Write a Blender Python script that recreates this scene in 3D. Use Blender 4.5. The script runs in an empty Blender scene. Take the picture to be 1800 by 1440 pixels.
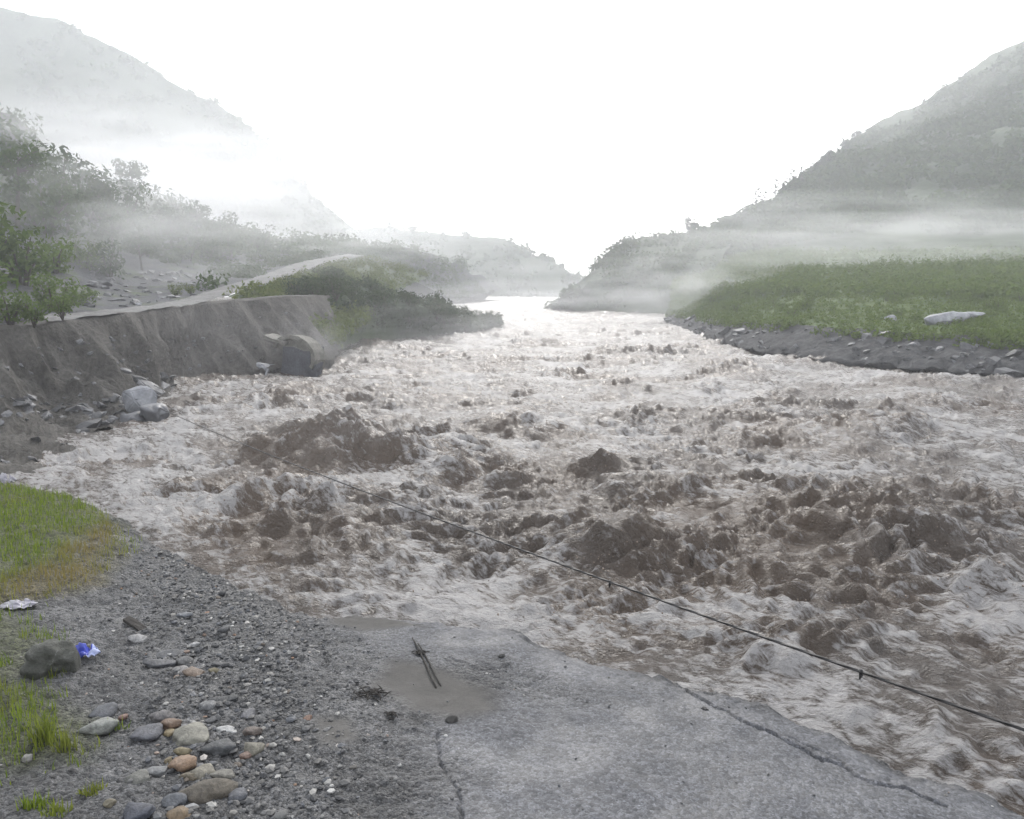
import bpy, bmesh, math, random
import numpy as np
from mathutils import Vector, Matrix, Euler

random.seed(7)
RNG = np.random.default_rng(11)
SC = bpy.context.scene
COL = SC.collection
R = math.radians

# ------------------------------------------------------------------ camera
F_PX, CX, CY, HOR = 1386.0, 900.0, 720.0, 500.0        # photograph is 1800 x 1440
PITCH = math.atan((CY - HOR) / F_PX)
CAM_Z = 5.0
cam_d = bpy.data.cameras.new("camera")
cam_d.sensor_fit = 'HORIZONTAL'
cam_d.sensor_width = 36.0
cam_d.lens = 36.0 * F_PX / 1800.0
cam_d.clip_start = 0.1
cam_d.clip_end = 4000
cam = bpy.data.objects.new("camera", cam_d)
COL.objects.link(cam)
cam.location = (0, 0, CAM_Z)
cam.rotation_euler = (math.pi / 2 - PITCH, 0, 0)
SC.camera = cam

# ------------------------------------------------------------------ sky, sun, exposure
SUN_EL, SUN_AZ = R(33), R(3)            # azimuth measured from +Y towards +X
world = bpy.data.worlds.new("World")
SC.world = world
world.use_nodes = True
nt = world.node_tree
nt.nodes.clear()
out = nt.nodes.new("ShaderNodeOutputWorld")
bg = nt.nodes.new("ShaderNodeBackground")
sky = nt.nodes.new("ShaderNodeTexSky")
sky.sky_type = 'NISHITA'
sky.sun_disc = False
sky.sun_elevation = SUN_EL
sky.sun_rotation = SUN_AZ
sky.dust_density = 4.0
hs = nt.nodes.new("ShaderNodeHueSaturation")
hs.inputs['Saturation'].default_value = 0.25
ov = nt.nodes.new("ShaderNodeMix")
ov.data_type = 'RGBA'
ov.inputs[0].default_value = 0.5
ov.inputs[7].default_value = (8.4, 8.65, 9.2, 1)          # even overcast cloud sheet
nt.links.new(sky.outputs[0], hs.inputs['Color'])
nt.links.new(hs.outputs[0], ov.inputs[6])
nt.links.new(ov.outputs[2], bg.inputs['Color'])
nt.links.new(bg.outputs[0], out.inputs['Surface'])
bg.inputs['Strength'].default_value = 0.15

sun_d = bpy.data.lights.new("sun", 'SUN')
sun_d.energy = 1.5
sun_d.angle = R(11)
sun_d.color = (1.0, 0.96, 0.9)
sun = bpy.data.objects.new("sun", sun_d)
COL.objects.link(sun)
sd = Vector((math.sin(SUN_AZ) * math.cos(SUN_EL), math.cos(SUN_AZ) * math.cos(SUN_EL), math.sin(SUN_EL)))
sun.rotation_euler = sd.to_track_quat('Z', 'Y').to_euler()
sun.location = (20, 300, 300)

SC.view_settings.view_transform = 'Standard'
SC.view_settings.look = 'None'
SC.view_settings.gamma = 1
SC.view_settings.exposure = 0.76
SC.render.engine = 'CYCLES'
SC.cycles.use_denoising = True
SC.cycles.max_bounces = 6
SC.cycles.diffuse_bounces = 2
SC.cycles.glossy_bounces = 2
SC.cycles.transmission_bounces = 2
SC.cycles.volume_bounces = 2
SC.cycles.caustics_reflective = False
SC.cycles.caustics_refractive = False

# ------------------------------------------------------------------ helpers: rays, noise, meshes
cP, sP = math.cos(PITCH), math.sin(PITCH)


def ray(px, py):
    a = (px - CX) / F_PX
    b = -(py - CY) / F_PX
    return Vector((a, cP + b * sP, -sP + b * cP))


def on_plane(px, py, z):
    d = ray(px, py)
    t = (z - CAM_Z) / d.z
    return Vector((d.x * t, d.y * t, z))


def at_dist(px, py, dist):
    d = ray(px, py)
    t = dist / d.y
    return Vector((d.x * t, d.y * t, CAM_Z + d.z * t))


_perm = RNG.permutation(512).astype(np.int64)
_perm = np.concatenate([_perm, _perm, _perm])
_ang = RNG.random(512) * 2 * np.pi
_gx, _gy = np.cos(_ang), np.sin(_ang)


def noise2(x, y, seed=0):
    x = np.asarray(x, dtype=np.float64) + seed * 37.17
    y = np.asarray(y, dtype=np.float64) - seed * 19.31
    xi = np.floor(x).astype(np.int64)
    yi = np.floor(y).astype(np.int64)
    xf, yf = x - xi, y - yi
    xi &= 511
    yi &= 511
    u = xf * xf * xf * (xf * (xf * 6 - 15) + 10)
    v = yf * yf * yf * (yf * (yf * 6 - 15) + 10)

    def g(ix, iy, fx, fy):
        h = _perm[_perm[ix & 511] + (iy & 511)]
        return _gx[h] * fx + _gy[h] * fy
    n00 = g(xi, yi, xf, yf)
    n10 = g(xi + 1, yi, xf - 1, yf)
    n01 = g(xi, yi + 1, xf, yf - 1)
    n11 = g(xi + 1, yi + 1, xf - 1, yf - 1)
    a = n00 + u * (n10 - n00)
    b = n01 + u * (n11 - n01)
    return (a + v * (b - a)) * 1.5


def fbm(x, y, oct=4, seed=0, lac=2.03, gain=0.5):
    s = 0
    a = 1.0
    for i in range(oct):
        s = s + a * noise2(x * lac ** i, y * lac ** i, seed + i * 3)
        a *= gain
    return s


def sstep(a, b, x):
    t = np.clip((x - a) / (b - a), 0, 1)
    return t * t * (3 - 2 * t)


def mesh_np(name, v, f, smooth=True):
    v = np.ascontiguousarray(v, dtype=np.float32)
    f = np.ascontiguousarray(f, dtype=np.int32)
    k = f.shape[1]
    m = bpy.data.meshes.new(name)
    m.vertices.add(len(v))
    m.vertices.foreach_set("co", v.ravel())
    m.loops.add(f.size)
    m.loops.foreach_set("vertex_index", f.ravel())
    m.polygons.add(len(f))
    m.polygons.foreach_set("loop_start", np.arange(len(f), dtype=np.int32) * k)
    m.polygons.foreach_set("loop_total", np.full(len(f), k, dtype=np.int32))
    m.polygons.foreach_set("use_smooth", np.full(len(f), smooth, dtype=bool))
    m.update(calc_edges=True)
    return m


def grid_faces(nu, nv):
    i = np.arange(nu - 1)[:, None] * nv + np.arange(nv - 1)[None, :]
    return np.stack([i, i + nv, i + nv + 1, i + 1], -1).reshape(-1, 4)


def set_attr(m, name, arr):
    arr = np.asarray(arr, dtype=np.float32)
    if arr.ndim == 1:
        a = m.attributes.new(name, 'FLOAT', 'POINT')
        a.data.foreach_set("value", arr)
    else:
        if arr.shape[1] == 3:
            arr = np.concatenate([arr, np.ones((len(arr), 1), np.float32)], 1)
        a = m.attributes.new(name, 'FLOAT_COLOR', 'POINT')
        a.data.foreach_set("color", np.ascontiguousarray(arr).ravel())


def obj(name, mesh, mat=None, parent=None, loc=None, rot=None, scale=None):
    o = bpy.data.objects.new(name, mesh)
    COL.objects.link(o)
    if mat is not None and mesh is not None and not mesh.materials:
        mesh.materials.append(mat)
    if parent is not None:
        o.parent = parent
    if loc is not None:
        o.location = loc
    if rot is not None:
        o.rotation_euler = rot
    if scale is not None:
        o.scale = scale
    return o


def tag(o, label=None, cat=None, group=None, kind=None):
    for k, v in (('label', label), ('category', cat), ('group', group), ('kind', kind)):
        if v:
            o[k] = v
    return o


def lin(r, g, b, k=1.0):
    def c(u):
        u /= 255.0
        return (u / 12.92 if u <= 0.04045 else ((u + 0.055) / 1.055) ** 2.4) * k
    return (c(r), c(g), c(b), 1.0)


# ------------------------------------------------------------------ materials
class Mat:
    def __init__(self, name):
        self.m = bpy.data.materials.new(name)
        self.m.use_nodes = True
        self.t = self.m.node_tree
        self.t.nodes.clear()
        self.out = self.n("ShaderNodeOutputMaterial")

    def n(self, typ, **kw):
        nd = self.t.nodes.new(typ)
        for k, v in kw.items():
            setattr(nd, k, v)
        return nd

    def set(self, nd, key, val):
        if hasattr(val, 'is_linked') or isinstance(val, bpy.types.NodeSocket):
            self.t.links.new(val, nd.inputs[key])
        else:
            nd.inputs[key].default_value = val

    def coords(self, kind='Object', scale=(1, 1, 1)):
        tc = self.n("ShaderNodeTexCoord")
        mp = self.n("ShaderNodeMapping")
        mp.inputs['Scale'].default_value = scale
        self.t.links.new(tc.outputs[kind], mp.inputs['Vector'])
        return mp.outputs[0]

    def pos(self, scale=(1, 1, 1)):
        g = self.n("ShaderNodeNewGeometry")
        mp = self.n("ShaderNodeMapping")
        mp.inputs['Scale'].default_value = scale
        self.t.links.new(g.outputs['Position'], mp.inputs['Vector'])
        return mp.outputs[0]

    def noise(self, vec, scale, detail=4, rough=0.55, dist=0.0):
        nd = self.n("ShaderNodeTexNoise")
        self.set(nd, 'Vector', vec)
        self.set(nd, 'Scale', scale)
        self.set(nd, 'Detail', detail)
        self.set(nd, 'Roughness', rough)
        self.set(nd, 'Distortion', dist)
        return nd.outputs['Fac']

    def voro(self, vec, scale, feature='F1'):
        nd = self.n("ShaderNodeTexVoronoi", feature=feature)
        self.set(nd, 'Vector', vec)
        self.set(nd, 'Scale', scale)
        return nd

    def ramp(self, fac, stops):
        nd = self.n("ShaderNodeValToRGB")
        el = nd.color_ramp.elements
        while len(el) > 1:
            el.remove(el[-1])
        for i, (p, c) in enumerate(stops):
            e = el[0] if i == 0 else el.new(p)
            e.position = p
            e.color = c if len(c) == 4 else (*c, 1)
        self.t.links.new(fac, nd.inputs[0])
        return nd.outputs[0]

    def mapr(self, fac, a, b, c, d):
        nd = self.n("ShaderNodeMapRange")
        self.t.links.new(fac, nd.inputs[0])
        for i, v in enumerate((a, b, c, d)):
            nd.inputs[i + 1].default_value = v
        return nd.outputs[0]

    def mix(self, fac, a, b, blend='MIX'):
        nd = self.n("ShaderNodeMix", data_type='RGBA', blend_type=blend)
        self.set(nd, 0, fac)
        self.set(nd, 6, a)
        self.set(nd, 7, b)
        return nd.outputs[2]

    def math(self, op, a, b=0.0):
        nd = self.n("ShaderNodeMath", operation=op)
        self.set(nd, 0, a)
        self.set(nd, 1, b)
        return nd.outputs[0]

    def attr(self, name, out='Color'):
        nd = self.n("ShaderNodeAttribute", attribute_name=name)
        return nd.outputs[out]

    def bump(self, h, strength, dist, normal=None):
        nd = self.n("ShaderNodeBump")
        self.set(nd, 'Height', h)
        self.set(nd, 'Strength', strength)
        self.set(nd, 'Distance', dist)
        if normal is not None:
            self.set(nd, 'Normal', normal)
        return nd.outputs[0]

    def principled(self, color, rough, normal=None, spec=0.5):
        p = self.n("ShaderNodeBsdfPrincipled")
        self.set(p, 'Base Color', color)
        self.set(p, 'Roughness', rough)
        self.set(p, 'Specular IOR Level', spec)
        if normal is not None:
            self.set(p, 'Normal', normal)
        self.t.links.new(p.outputs[0], self.out.inputs['Surface'])
        return p


def rock_mat(name, c1, c2, c3=None, scale=3.0, rough=0.75, vary=0.35, bump=0.6):
    """mottled stone, each object a little lighter or darker than the next"""
    M = Mat(name)
    v = M.coords('Object')
    n1 = M.noise(v, scale, 6, 0.6, 0.4)
    n2 = M.noise(v, scale * 4.3, 5, 0.65)
    stops = [(0.32, c1), (0.62, c2)]
    if c3:
        stops.append((0.75, c3))
    col = M.ramp(n1, stops)
    oi = M.n("ShaderNodeObjectInfo")
    k = M.mapr(oi.outputs['Random'], 0, 1, 1 - vary, 1 + vary)
    spk = M.mapr(n2, 0.3, 0.7, 0.75, 1.25)
    kk = M.math('MULTIPLY', k, spk)
    cmb = M.n("ShaderNodeCombineColor")
    for i in range(3):
        M.set(cmb, i, kk)
    col = M.mix(1.0, col, cmb.outputs[0], 'MULTIPLY')
    M.principled(col, rough, M.bump(M.math('ADD', n1, M.math('MULTIPLY', n2, 0.5)), bump, 0.05))
    return M.m


# ------------------------------------------------------------------ the shore: outline and height
SHORE_PX = [(-700, 800), (-330, 815), (-120, 838), (0, 850), (90, 868), (150, 886), (205, 906), (228, 930), (262, 948),
            (330, 985), (385, 1012), (432, 1034), (480, 1052), (530, 1074), (565, 1078), (610, 1082), (690, 1086),
            (770, 1090), (850, 1098), (905, 1108), (960, 1132), (1010, 1150), (1055, 1162), (1130, 1186),
            (1200, 1200), (1300, 1226), (1370, 1247), (1450, 1283), (1510, 1306), (1565, 1335), (1620, 1360),
            (1680, 1380), (1745, 1402), (1800, 1424), (1880, 1460), (2000, 1520)]
SHORE = [on_plane(x, y, 0.12) for x, y in SHORE_PX]
POLY = [(p.x, p.y) for p in SHORE] + [(8.5, 2.0), (8.5, -8), (-60, -8), (-60, SHORE[0].y)]
POLY = np.array(POLY)
NSH = len(SHORE)


def shore_dist(x, y):
    """metres inland from the water's edge (negative over the water)"""
    x = np.asarray(x, float)
    y = np.asarray(y, float)
    d2 = np.full(x.shape, 1e9)
    n = len(POLY)
    inside = np.zeros(x.shape, bool)
    for i in range(n):
        ax, ay = POLY[i]
        bx, by = POLY[(i + 1) % n]
        if i < NSH:
            ex, ey = bx - ax, by - ay
            t = np.clip(((x - ax) * ex + (y - ay) * ey) / (ex * ex + ey * ey), 0, 1)
            d2 = np.minimum(d2, (x - ax - t * ex) ** 2 + (y - ay - t * ey) ** 2)
        if ay != by:
            c = ((ay > y) != (by > y)) & (x < (bx - ax) * (y - ay) / (by - ay) + ax)
            inside ^= c
    d = np.sqrt(d2)
    return np.where(inside, d, -d)


def seg_dist(x, y, pts):
    d2 = np.full(np.shape(x), 1e9)
    for (ax, ay), (bx, by) in zip(pts[:-1], pts[1:]):
        ex, ey = bx - ax, by - ay
        t = np.clip(((x - ax) * ex + (y - ay) * ey) / (ex * ex + ey * ey + 1e-9), 0, 1)
        d2 = np.minimum(d2, (x - ax - t * ex) ** 2 + (y - ay - t * ey) ** 2)
    return np.sqrt(d2)


def in_poly(x, y, poly):
    ins = np.zeros(np.shape(x), bool)
    n = len(poly)
    for i in range(n):
        ax, ay = poly[i]
        bx, by = poly[(i + 1) % n]
        if ay != by:
            ins ^= ((ay > y) != (by > y)) & (x < (bx - ax) * (y - ay) / (by - ay) + ax)
    return ins


def poly_soft(x, y, poly, w):
    d = seg_dist(x, y, list(poly) + [poly[0]])
    s = np.where(in_poly(x, y, poly), d, -d)
    return sstep(-w, w, s + 0.5 * w * fbm(x * 1.1, y * 1.1, 3, 41))


def base_h(x, y):
    d = shore_dist(x, y) + 0.13 * fbm(np.asarray(x) * 1.5, np.asarray(y) * 1.5, 5, 5, 2.1, 0.6)
    up = 0.20 * (1 - np.exp(-np.maximum(d, 0) / 0.22)) + 0.075 * np.clip(d, 0, 9)
    dn = 0.7 * np.minimum(d, 0)
    return 0.02 + up + dn


def ground_pt(px, py):
    z = 0.4
    for _ in range(12):
        p = on_plane(px, py, z)
        z = 0.5 * z + 0.5 * float(base_h(np.array([p.x]), np.array([p.y]))[0])
    p.z = z
    return p


def gpoly(pxs):
    return [(p.x, p.y) for p in (ground_pt(*q) for q in pxs)]


GRASS_A = gpoly([(-500, 805), (-120, 840), (0, 852), (90, 870), (150, 888), (205, 912), (198, 960), (175, 1015), (130, 1040), (0, 1058), (-300, 1075), (-700, 1060)])
GRASS_DRY = gpoly([(205, 925), (200, 985), (178, 1028), (110, 1050), (0, 1062), (0, 1030), (110, 1000), (150, 950)])
GRASS_B = gpoly([(-500, 1085), (0, 1072), (60, 1095), (75, 1135), (40, 1200), (110, 1225), (150, 1290), (150, 1340), (60, 1350), (0, 1365), (-500, 1400)])
ASPHALT = gpoly([(560, 1075), (850, 1096), (1000, 1150), (1150, 1190), (1450, 1284), (1800, 1430), (1900, 1520), (900, 1560), (800, 1440), (765, 1300), (820, 1240), (1010, 1220), (900, 1180), (700, 1150), (600, 1105)])
SILT = gpoly([(690, 1165), (800, 1180), (850, 1210), (870, 1250), (800, 1262), (720, 1255), (660, 1205)])
SILT2 = gpoly([(590, 1075), (690, 1090), (760, 1105), (640, 1112), (580, 1098)])
SILT3 = gpoly([(560, 1260), (610, 1265), (625, 1300), (570, 1305)])
CRACKS = [
    (gpoly([(1140, 1186), (1180, 1196), (1215, 1222), (1248, 1240), (1285, 1257), (1305, 1272), (1340, 1285), (1385, 1306), (1400, 1317), (1430, 1331), (1465, 1344), (1490, 1352), (1505, 1366), (1540, 1381), (1565, 1386), (1600, 1391), (1625, 1404), (1662, 1419)]), 0.030, 0.09),
    (gpoly([(1385, 1300), (1420, 1314), (1460, 1330), (1490, 1349)]), 0.020, 0.05),
    (gpoly([(790, 1158), (830, 1172), (850, 1178), (890, 1172)]), 0.024, 0.05),
    (gpoly([(770, 1290), (772, 1335), (785, 1360), (800, 1385), (810, 1410), (812, 1450)]), 0.022, 0.05),
    (gpoly([(645, 1400), (672, 1380), (700, 1378), (725, 1395)]), 0.024, 0.05),
]


def ground_h(x, y):
    z = base_h(x, y)
    asp = poly_soft(x, y, ASPHALT, 0.6)
    silt = np.maximum(poly_soft(x, y, SILT, 0.2), np.maximum(poly_soft(x, y, SILT2, 0.12), poly_soft(x, y, SILT3, 0.12)))
    rough = (1 - asp) * (1 - silt)
    z = z + rough * (0.035 * fbm(x * 2.2, y * 2.2, 3, 8) + 0.026 * fbm(x * 8, y * 8, 3, 9) + 0.014 * np.abs(noise2(x * 22, y * 22, 12)))
    z = z + 0.012 * fbm(x * 1.1, y * 1.1, 3, 21) + asp * (1 - silt) * 0.004 * fbm(x * 15, y * 15, 2, 22) + asp * 0.02
    wx = x + 0.03 * noise2(x * 6, y * 6, 51) + 0.012 * noise2(x * 20, y * 20, 52)
    wy = y + 0.03 * noise2(x * 6, y * 6, 53) + 0.012 * noise2(x * 20, y * 20, 54)
    for pts, w, dep in CRACKS:
        d = seg_dist(wx, wy, pts)
        z = z - dep * (1 - sstep(w * 0.3, w, d)) * (0.6 + 0.4 * noise2(x * 3, y * 3, 60))
    g = np.maximum(poly_soft(x, y, GRASS_A, 0.4), 0.6 * poly_soft(x, y, GRASS_B, 0.3))
    z = z + g * (0.07 + 0.05 * fbm(x * 0.9, y * 0.9, 3, 31))
    return z, asp, silt, g


def ground_z(x, y):
    return float(ground_h(np.array([x]), np.array([y]))[0][0])


# ------------------------------------------------------------------ ground materials
M = Mat("gravel_mud")
v = M.pos()
vc = M.attr("tint")
vor = M.voro(v, 26.0)
vor2 = M.voro(v, 60.0)
nz = M.noise(v, 3.0, 6, 0.6)
nf = M.noise(v, 90.0, 3, 0.6)
asp = M.attr("asphalt", 'Fac')
silt = M.attr("silt", 'Fac')
peb = M.n("ShaderNodeSeparateColor")
M.set(peb, 0, vor.outputs['Color'])
peb2 = M.n("ShaderNodeSeparateColor")
M.set(peb2, 0, vor2.outputs['Color'])
k1 = M.mapr(peb.outputs[0], 0, 1, 0.5, 1.5)
k2 = M.mapr(peb2.outputs[0], 0, 1, 0.55, 1.5)
k = M.math('MULTIPLY', k1, k2)
smooth = M.math('MAXIMUM', M.math('MULTIPLY', asp, 0.15), M.math('MULTIPLY', silt, 0.94))
kk = M.n("ShaderNodeMix")
M.set(kk, 0, smooth)
M.set(kk, 2, k)
M.set(kk, 3, 1.0)
kn = M.math('MULTIPLY', kk.outputs[0], M.mapr(nz, 0.3, 0.7, 0.88, 1.12))
kn = M.math('MULTIPLY', kn, M.mapr(nf, 0.3, 0.7, 0.8, 1.2))
spk = M.voro(v, 34.0)
spc = M.n("ShaderNodeSeparateColor")
M.set(spc, 0, spk.outputs['Color'])
dot = M.mapr(spk.outputs['Distance'], 0.16, 0.34, 1.0, 0.0)
darkdot = M.math('MULTIPLY', dot, M.math('GREATER_THAN', spc.outputs[1], 0.82))
litedot = M.math('MULTIPLY', dot, M.math('LESS_THAN', spc.outputs[1], 0.07))
off = M.math('SUBTRACT', M.math('MULTIPLY', litedot, 0.9), M.math('MULTIPLY', darkdot, 0.6))
kn = M.math('MULTIPLY', kn, M.math('ADD', 1.0, M.math('MULTIPLY', off, M.math('SUBTRACT', 1.0, silt))))
stain = M.mapr(M.noise(v, 0.9, 7, 0.68, 0.8), 0.38, 0.62, 0.88, 1.09)
kn = M.math('MULTIPLY', kn, stain)
cc = M.n("ShaderNodeCombineColor")
for i in range(3):
    M.set(cc, i, kn)
colr = M.mix(1.0, vc, cc.outputs[0], 'MULTIPLY')
hgt = M.math('ADD', M.math('MULTIPLY', vor.outputs['Distance'], -1.0), M.math('MULTIPLY', vor2.outputs['Distance'], -0.5))
rough_b = M.math('SUBTRACT', 1.0, M.math('MAXIMUM', M.math('MULTIPLY', asp, 0.85), M.math('MULTIPLY', silt, 0.9)))
bmp = M.bump(M.math('MULTIPLY', M.math('ADD', hgt, M.math('MULTIPLY', nf, 0.3)), rough_b), 0.9, 0.03)
wet = M.mapr(M.noise(v, 1.3, 4, 0.6), 0.4, 0.62, 0.58, 0.78)
wet = M.math('ADD', wet, M.math('MULTIPLY', silt, 0.35))
M.principled(colr, wet, bmp, 0.4)
MAT_GROUND = M.m

# ------------------------------------------------------------------ the foreground ground mesh
nA, nR = 560, 590
ang = np.linspace(R(-43), R(38), nA)
rad = np.exp(np.linspace(math.log(4.0), math.log(26.0), nR))
AA, RR = np.meshgrid(ang, rad, indexing='ij')
gx = (RR * np.sin(AA)).ravel()
gy = (RR * np.cos(AA)).ravel()
gz, g_asp, g_silt, g_gr = ground_h(gx, gy)
keep_far = shore_dist(gx, gy)
gz = np.maximum(gz, -1.6)
gm = mesh_np("gravel_shore", np.stack([gx, gy, gz], 1), grid_faces(nA, nR)[:, ::-1])
c_grav = np.array(lin(116, 116, 117, 0.42)[:3])
c_asph = np.array(lin(130, 132, 139, 0.30)[:3])
c_silt = np.array(lin(132, 129, 125, 0.34)[:3])
c_soil = np.array(lin(98, 104, 58, 0.42)[:3])
c_dry = np.array(lin(120, 105, 75, 0.42)[:3])
tint = np.tile(c_grav, (len(gx), 1))
bl = lambda t, w, c: t * (1 - w[:, None]) + c * w[:, None]
patch = sstep(-0.25, 0.45, fbm(gx * 0.8, gy * 0.8, 4, 71))
tint = tint * (0.82 + 0.30 * patch)[:, None]
tint = bl(tint, g_asp * 0.9, c_asph)
tint = bl(tint, g_silt, c_silt)
tint = bl(tint, np.clip(g_gr * 1.2, 0, 1), c_soil)
tint = bl(tint, 0.7 * poly_soft(gx, gy, GRASS_DRY, 0.3), c_dry)
wl = 1 - sstep(0.05, 0.45, keep_far + 0.12 * fbm(gx * 2, gy * 2, 3, 77))      # soaked strip at the waterline
tint = tint * (1 - 0.42 * wl)[:, None]
set_attr(gm, "tint", tint)
set_attr(gm, "asphalt", g_asp)
set_attr(gm, "silt", g_silt)
shore = obj("gravel_shore", gm, MAT_GROUND)
tag(shore, "wet grey gravel and broken asphalt at the flooded road end", "ground", kind="structure")

M = Mat("deep_ground")
v = M.pos()
M.principled(M.ramp(M.noise(v, 0.05, 5), [(0.3, (0.05, 0.05, 0.045, 1)), (0.7, (0.1, 0.09, 0.08, 1))]), 0.9)
gs = mesh_np("ground", np.array([[-400, -50, -3.2], [400, -50, -3.2], [400, 520, -3.2], [-400, 520, -3.2]]), np.array([[0, 1, 2, 3]]))
tag(obj("ground", gs, M.m), "dark valley floor under the river", "ground", kind="structure")

# ------------------------------------------------------------------ the river
# standing waves and breakers: pixel of the foot, width, height, length along the view, skew
MOUNDS = [
    (600, 825, 3.8, 1.9, 2.6), (520, 800, 2.0, 0.8, 1.4), (770, 790, 1.8, 1.1, 1.5), (805, 848, 1.2, 0.9, 0.9), (905, 862, 1.6, 0.55, 1.0),
    (320, 875, 2.0, 0.55, 1.0), (430, 893, 2.4, 0.55, 1.1), (560, 903, 2.6, 0.6, 1.1), (680, 905, 1.8, 0.45, 0.9),
    (1095, 1015, 1.9, 1.35, 1.3), (1120, 1085, 1.6, 0.7, 1.0), (1075, 845, 1.7, 0.6, 1.0), (1190, 890, 3.5, 0.45, 1.5),
    (1560, 985, 3.0, 0.8, 1.8), (1690, 1040, 2.6, 0.8, 1.6), (1780, 1075, 1.3, 0.6, 1.0), (1720, 925, 3.2, 0.9, 1.8), (1500, 905, 3.0, 0.5, 1.6),
    (1000, 668, 3.0, 0.8, 2.2), (1165, 622, 3.2, 1.0, 2.5), (1048, 588, 2.8, 1.1, 2.6), (1150, 745, 2.5, 0.6, 1.6), (1350, 745, 3.0, 0.7, 2.0),
    (1590, 775, 3.0, 0.7, 2.0), (1420, 720, 3.0, 0.6, 2.0), (1240, 1000, 1.2, 0.35, 0.9), (1050, 1085, 0.9, 0.35, 0.7), (1300, 1060, 2.0, 0.4, 1.0),
    (1500, 1080, 1.8, 0.35, 1.0), (850, 940, 2.0, 0.3, 0.8), (650, 1060, 1.6, 0.15, 0.5), (460, 720, 2.4, 0.5, 1.6), (620, 660, 2.5, 0.5, 1.8), (940, 610, 3, 0.6, 2.4),
    (1700, 720, 3.0, 0.6, 2.0), (1300, 660, 3.0, 0.6, 2.2), (700, 720, 2.4, 0.4, 1.4), (930, 760, 2.2, 0.35, 1.4),
]
MW = [(on_plane(px, py, 0.0), w * 1.2, h * 0.47, l * 1.35) for px, py, w, h, l in MOUNDS]


def ridge(n):
    return 1 - 2 * np.sqrt(n * n + 0.008)


def water_h(x, y):
    sd_ = -shore_dist(x, y)
    dist = np.sqrt(x * x + y * y)
    mound = np.zeros_like(x)
    turb = 0.92 + 0.55 * fbm(x / 7.0, y / 9.0, 3, 101)
    wx = x + 0.55 * noise2(x / 2.1, y / 2.1, 102) + 0.09 * noise2(x / 0.7, y / 0.7, 103)
    wy = y + 0.55 * noise2(x / 2.1, y / 2.1, 104) + 0.09 * noise2(x / 0.7, y / 0.7, 105)
    for p, w, h, l in MW:
        gxx = (0.25 * wx + 0.75 * x - p.x) / (w * 0.5)
        gyy = (0.25 * wy + 0.75 * y - (p.y + l * 0.55)) / (l * 0.5)
        gyy = np.where(gyy < 0, gyy * 1.25, gyy * 0.75)
        g = np.exp(-(gxx ** 2 + gyy ** 2))
        mound = np.maximum(mound, h * g)
        turb = turb + 0.8 * np.exp(-0.5 * (gxx ** 2 + gyy ** 2)) * min(h, 1.0)
    near = sstep(0.0, 1.4, sd_)
    turb = np.clip(turb, 0.55, 1.5) * (0.5 + 0.5 * near)
    # flow runs towards the camera and off to the right: shapes drawn out along it
    fx, fy = 0.34, -0.94
    s = wx * fx + wy * fy
    t = wx * fy - wy * fx
    swell = 0.30 * fbm(x / 7.5, y / 6.0, 2, 110)
    r1 = ridge(noise2(s / 2.0, t / 4.2, 111))
    r2 = ridge(noise2(s / 0.95 + 0.3 * r1, t / 2.0, 112))
    r3 = 0.5 * ridge(noise2(s / 0.50 + 0.3 * r2, t / 1.0, 113)) + 0.8 * noise2(s / 0.42, t / 0.8, 118)
    r4 = 1.3 * noise2(s / 0.24 + 0.3 * r3, t / 0.42, 114)
    r5 = 1.2 * noise2(s / 0.13, t / 0.22, 115)
    lump = sstep(0.0, 0.6, noise2(s / 1.3 + 0.3 * r2, t / 2.6, 116)) * sstep(-0.25, 0.35, noise2(x / 5.5, y / 7.5, 117))
    far = 1 + 0.8 * sstep(25, 90, dist)
    chop = 0.115 * far * r1 + 0.10 * far * r2 * (0.6 + 0.4 * r1) + 0.100 * r3 * (0.7 + 0.3 * r2) + 0.062 * r4 + 0.032 * r5
    z = swell * (0.3 + 0.7 * near) + turb * chop + mound * (0.78 + 0.18 * r1 + 0.22 * r2 + 0.18 * r3 + 0.10 * r4) + lump * near * (0.08 + 0.08 * r2 + 0.08 * r3 + 0.04 * r4)
    z = z - 0.16 + 0.05 * np.minimum(near, 1)
    turb = turb + 0.45 * lump
    crest = r2 * 0.45 + r3 * 0.35 + r4 * 0.2
    return z, turb, crest, mound, near


nA, nR = 860, 730
ang = np.linspace(R(-46), R(40), nA)
rad = np.exp(np.linspace(math.log(5.2), math.log(330.0), nR))
AA, RR = np.meshgrid(ang, rad, indexing='ij')
wx_ = (RR * np.sin(AA)).ravel()
wy_ = (RR * np.cos(AA)).ravel()
wz_, w_turb, w_crest, w_mound, w_near = water_h(wx_, wy_)
jit = 0.5 * np.clip(w_turb, 0, 1.3)
ox = jit * 0.09 * noise2(wx_ * 4, wy_ * 4, 130) + 0.12 * w_mound * noise2(wx_ * 2, wy_ * 2, 133)
oy = jit * 0.09 * noise2(wx_ * 4, wy_ * 4, 131) - 0.10 * w_mound
wm = mesh_np("river", np.stack([wx_ + ox, wy_ + oy, wz_], 1), grid_faces(nA, nR)[:, ::-1])
streak = fbm((wx_ * 0.55 - wy_ * 0.835) / 2.2, (wx_ * -0.835 - wy_ * 0.55) / 0.9, 4, 140)
w_foam_sheen = 0.46 + 0.45 * fbm(wx_ / 5.0, wy_ / 6.0, 3, 141) + 0.35 * streak + 0.42 * w_crest - 0.30 * sstep(0.75, 1.4, w_turb) - 0.06 * sstep(0.15, 0.6, w_mound) - 0.38 * sstep(30, 110, np.sqrt(wx_ ** 2 + wy_ ** 2))  # foam plus painted silvery sheen on calm water, thinned far off
sdw = -shore_dist(wx_, wy_)
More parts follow.
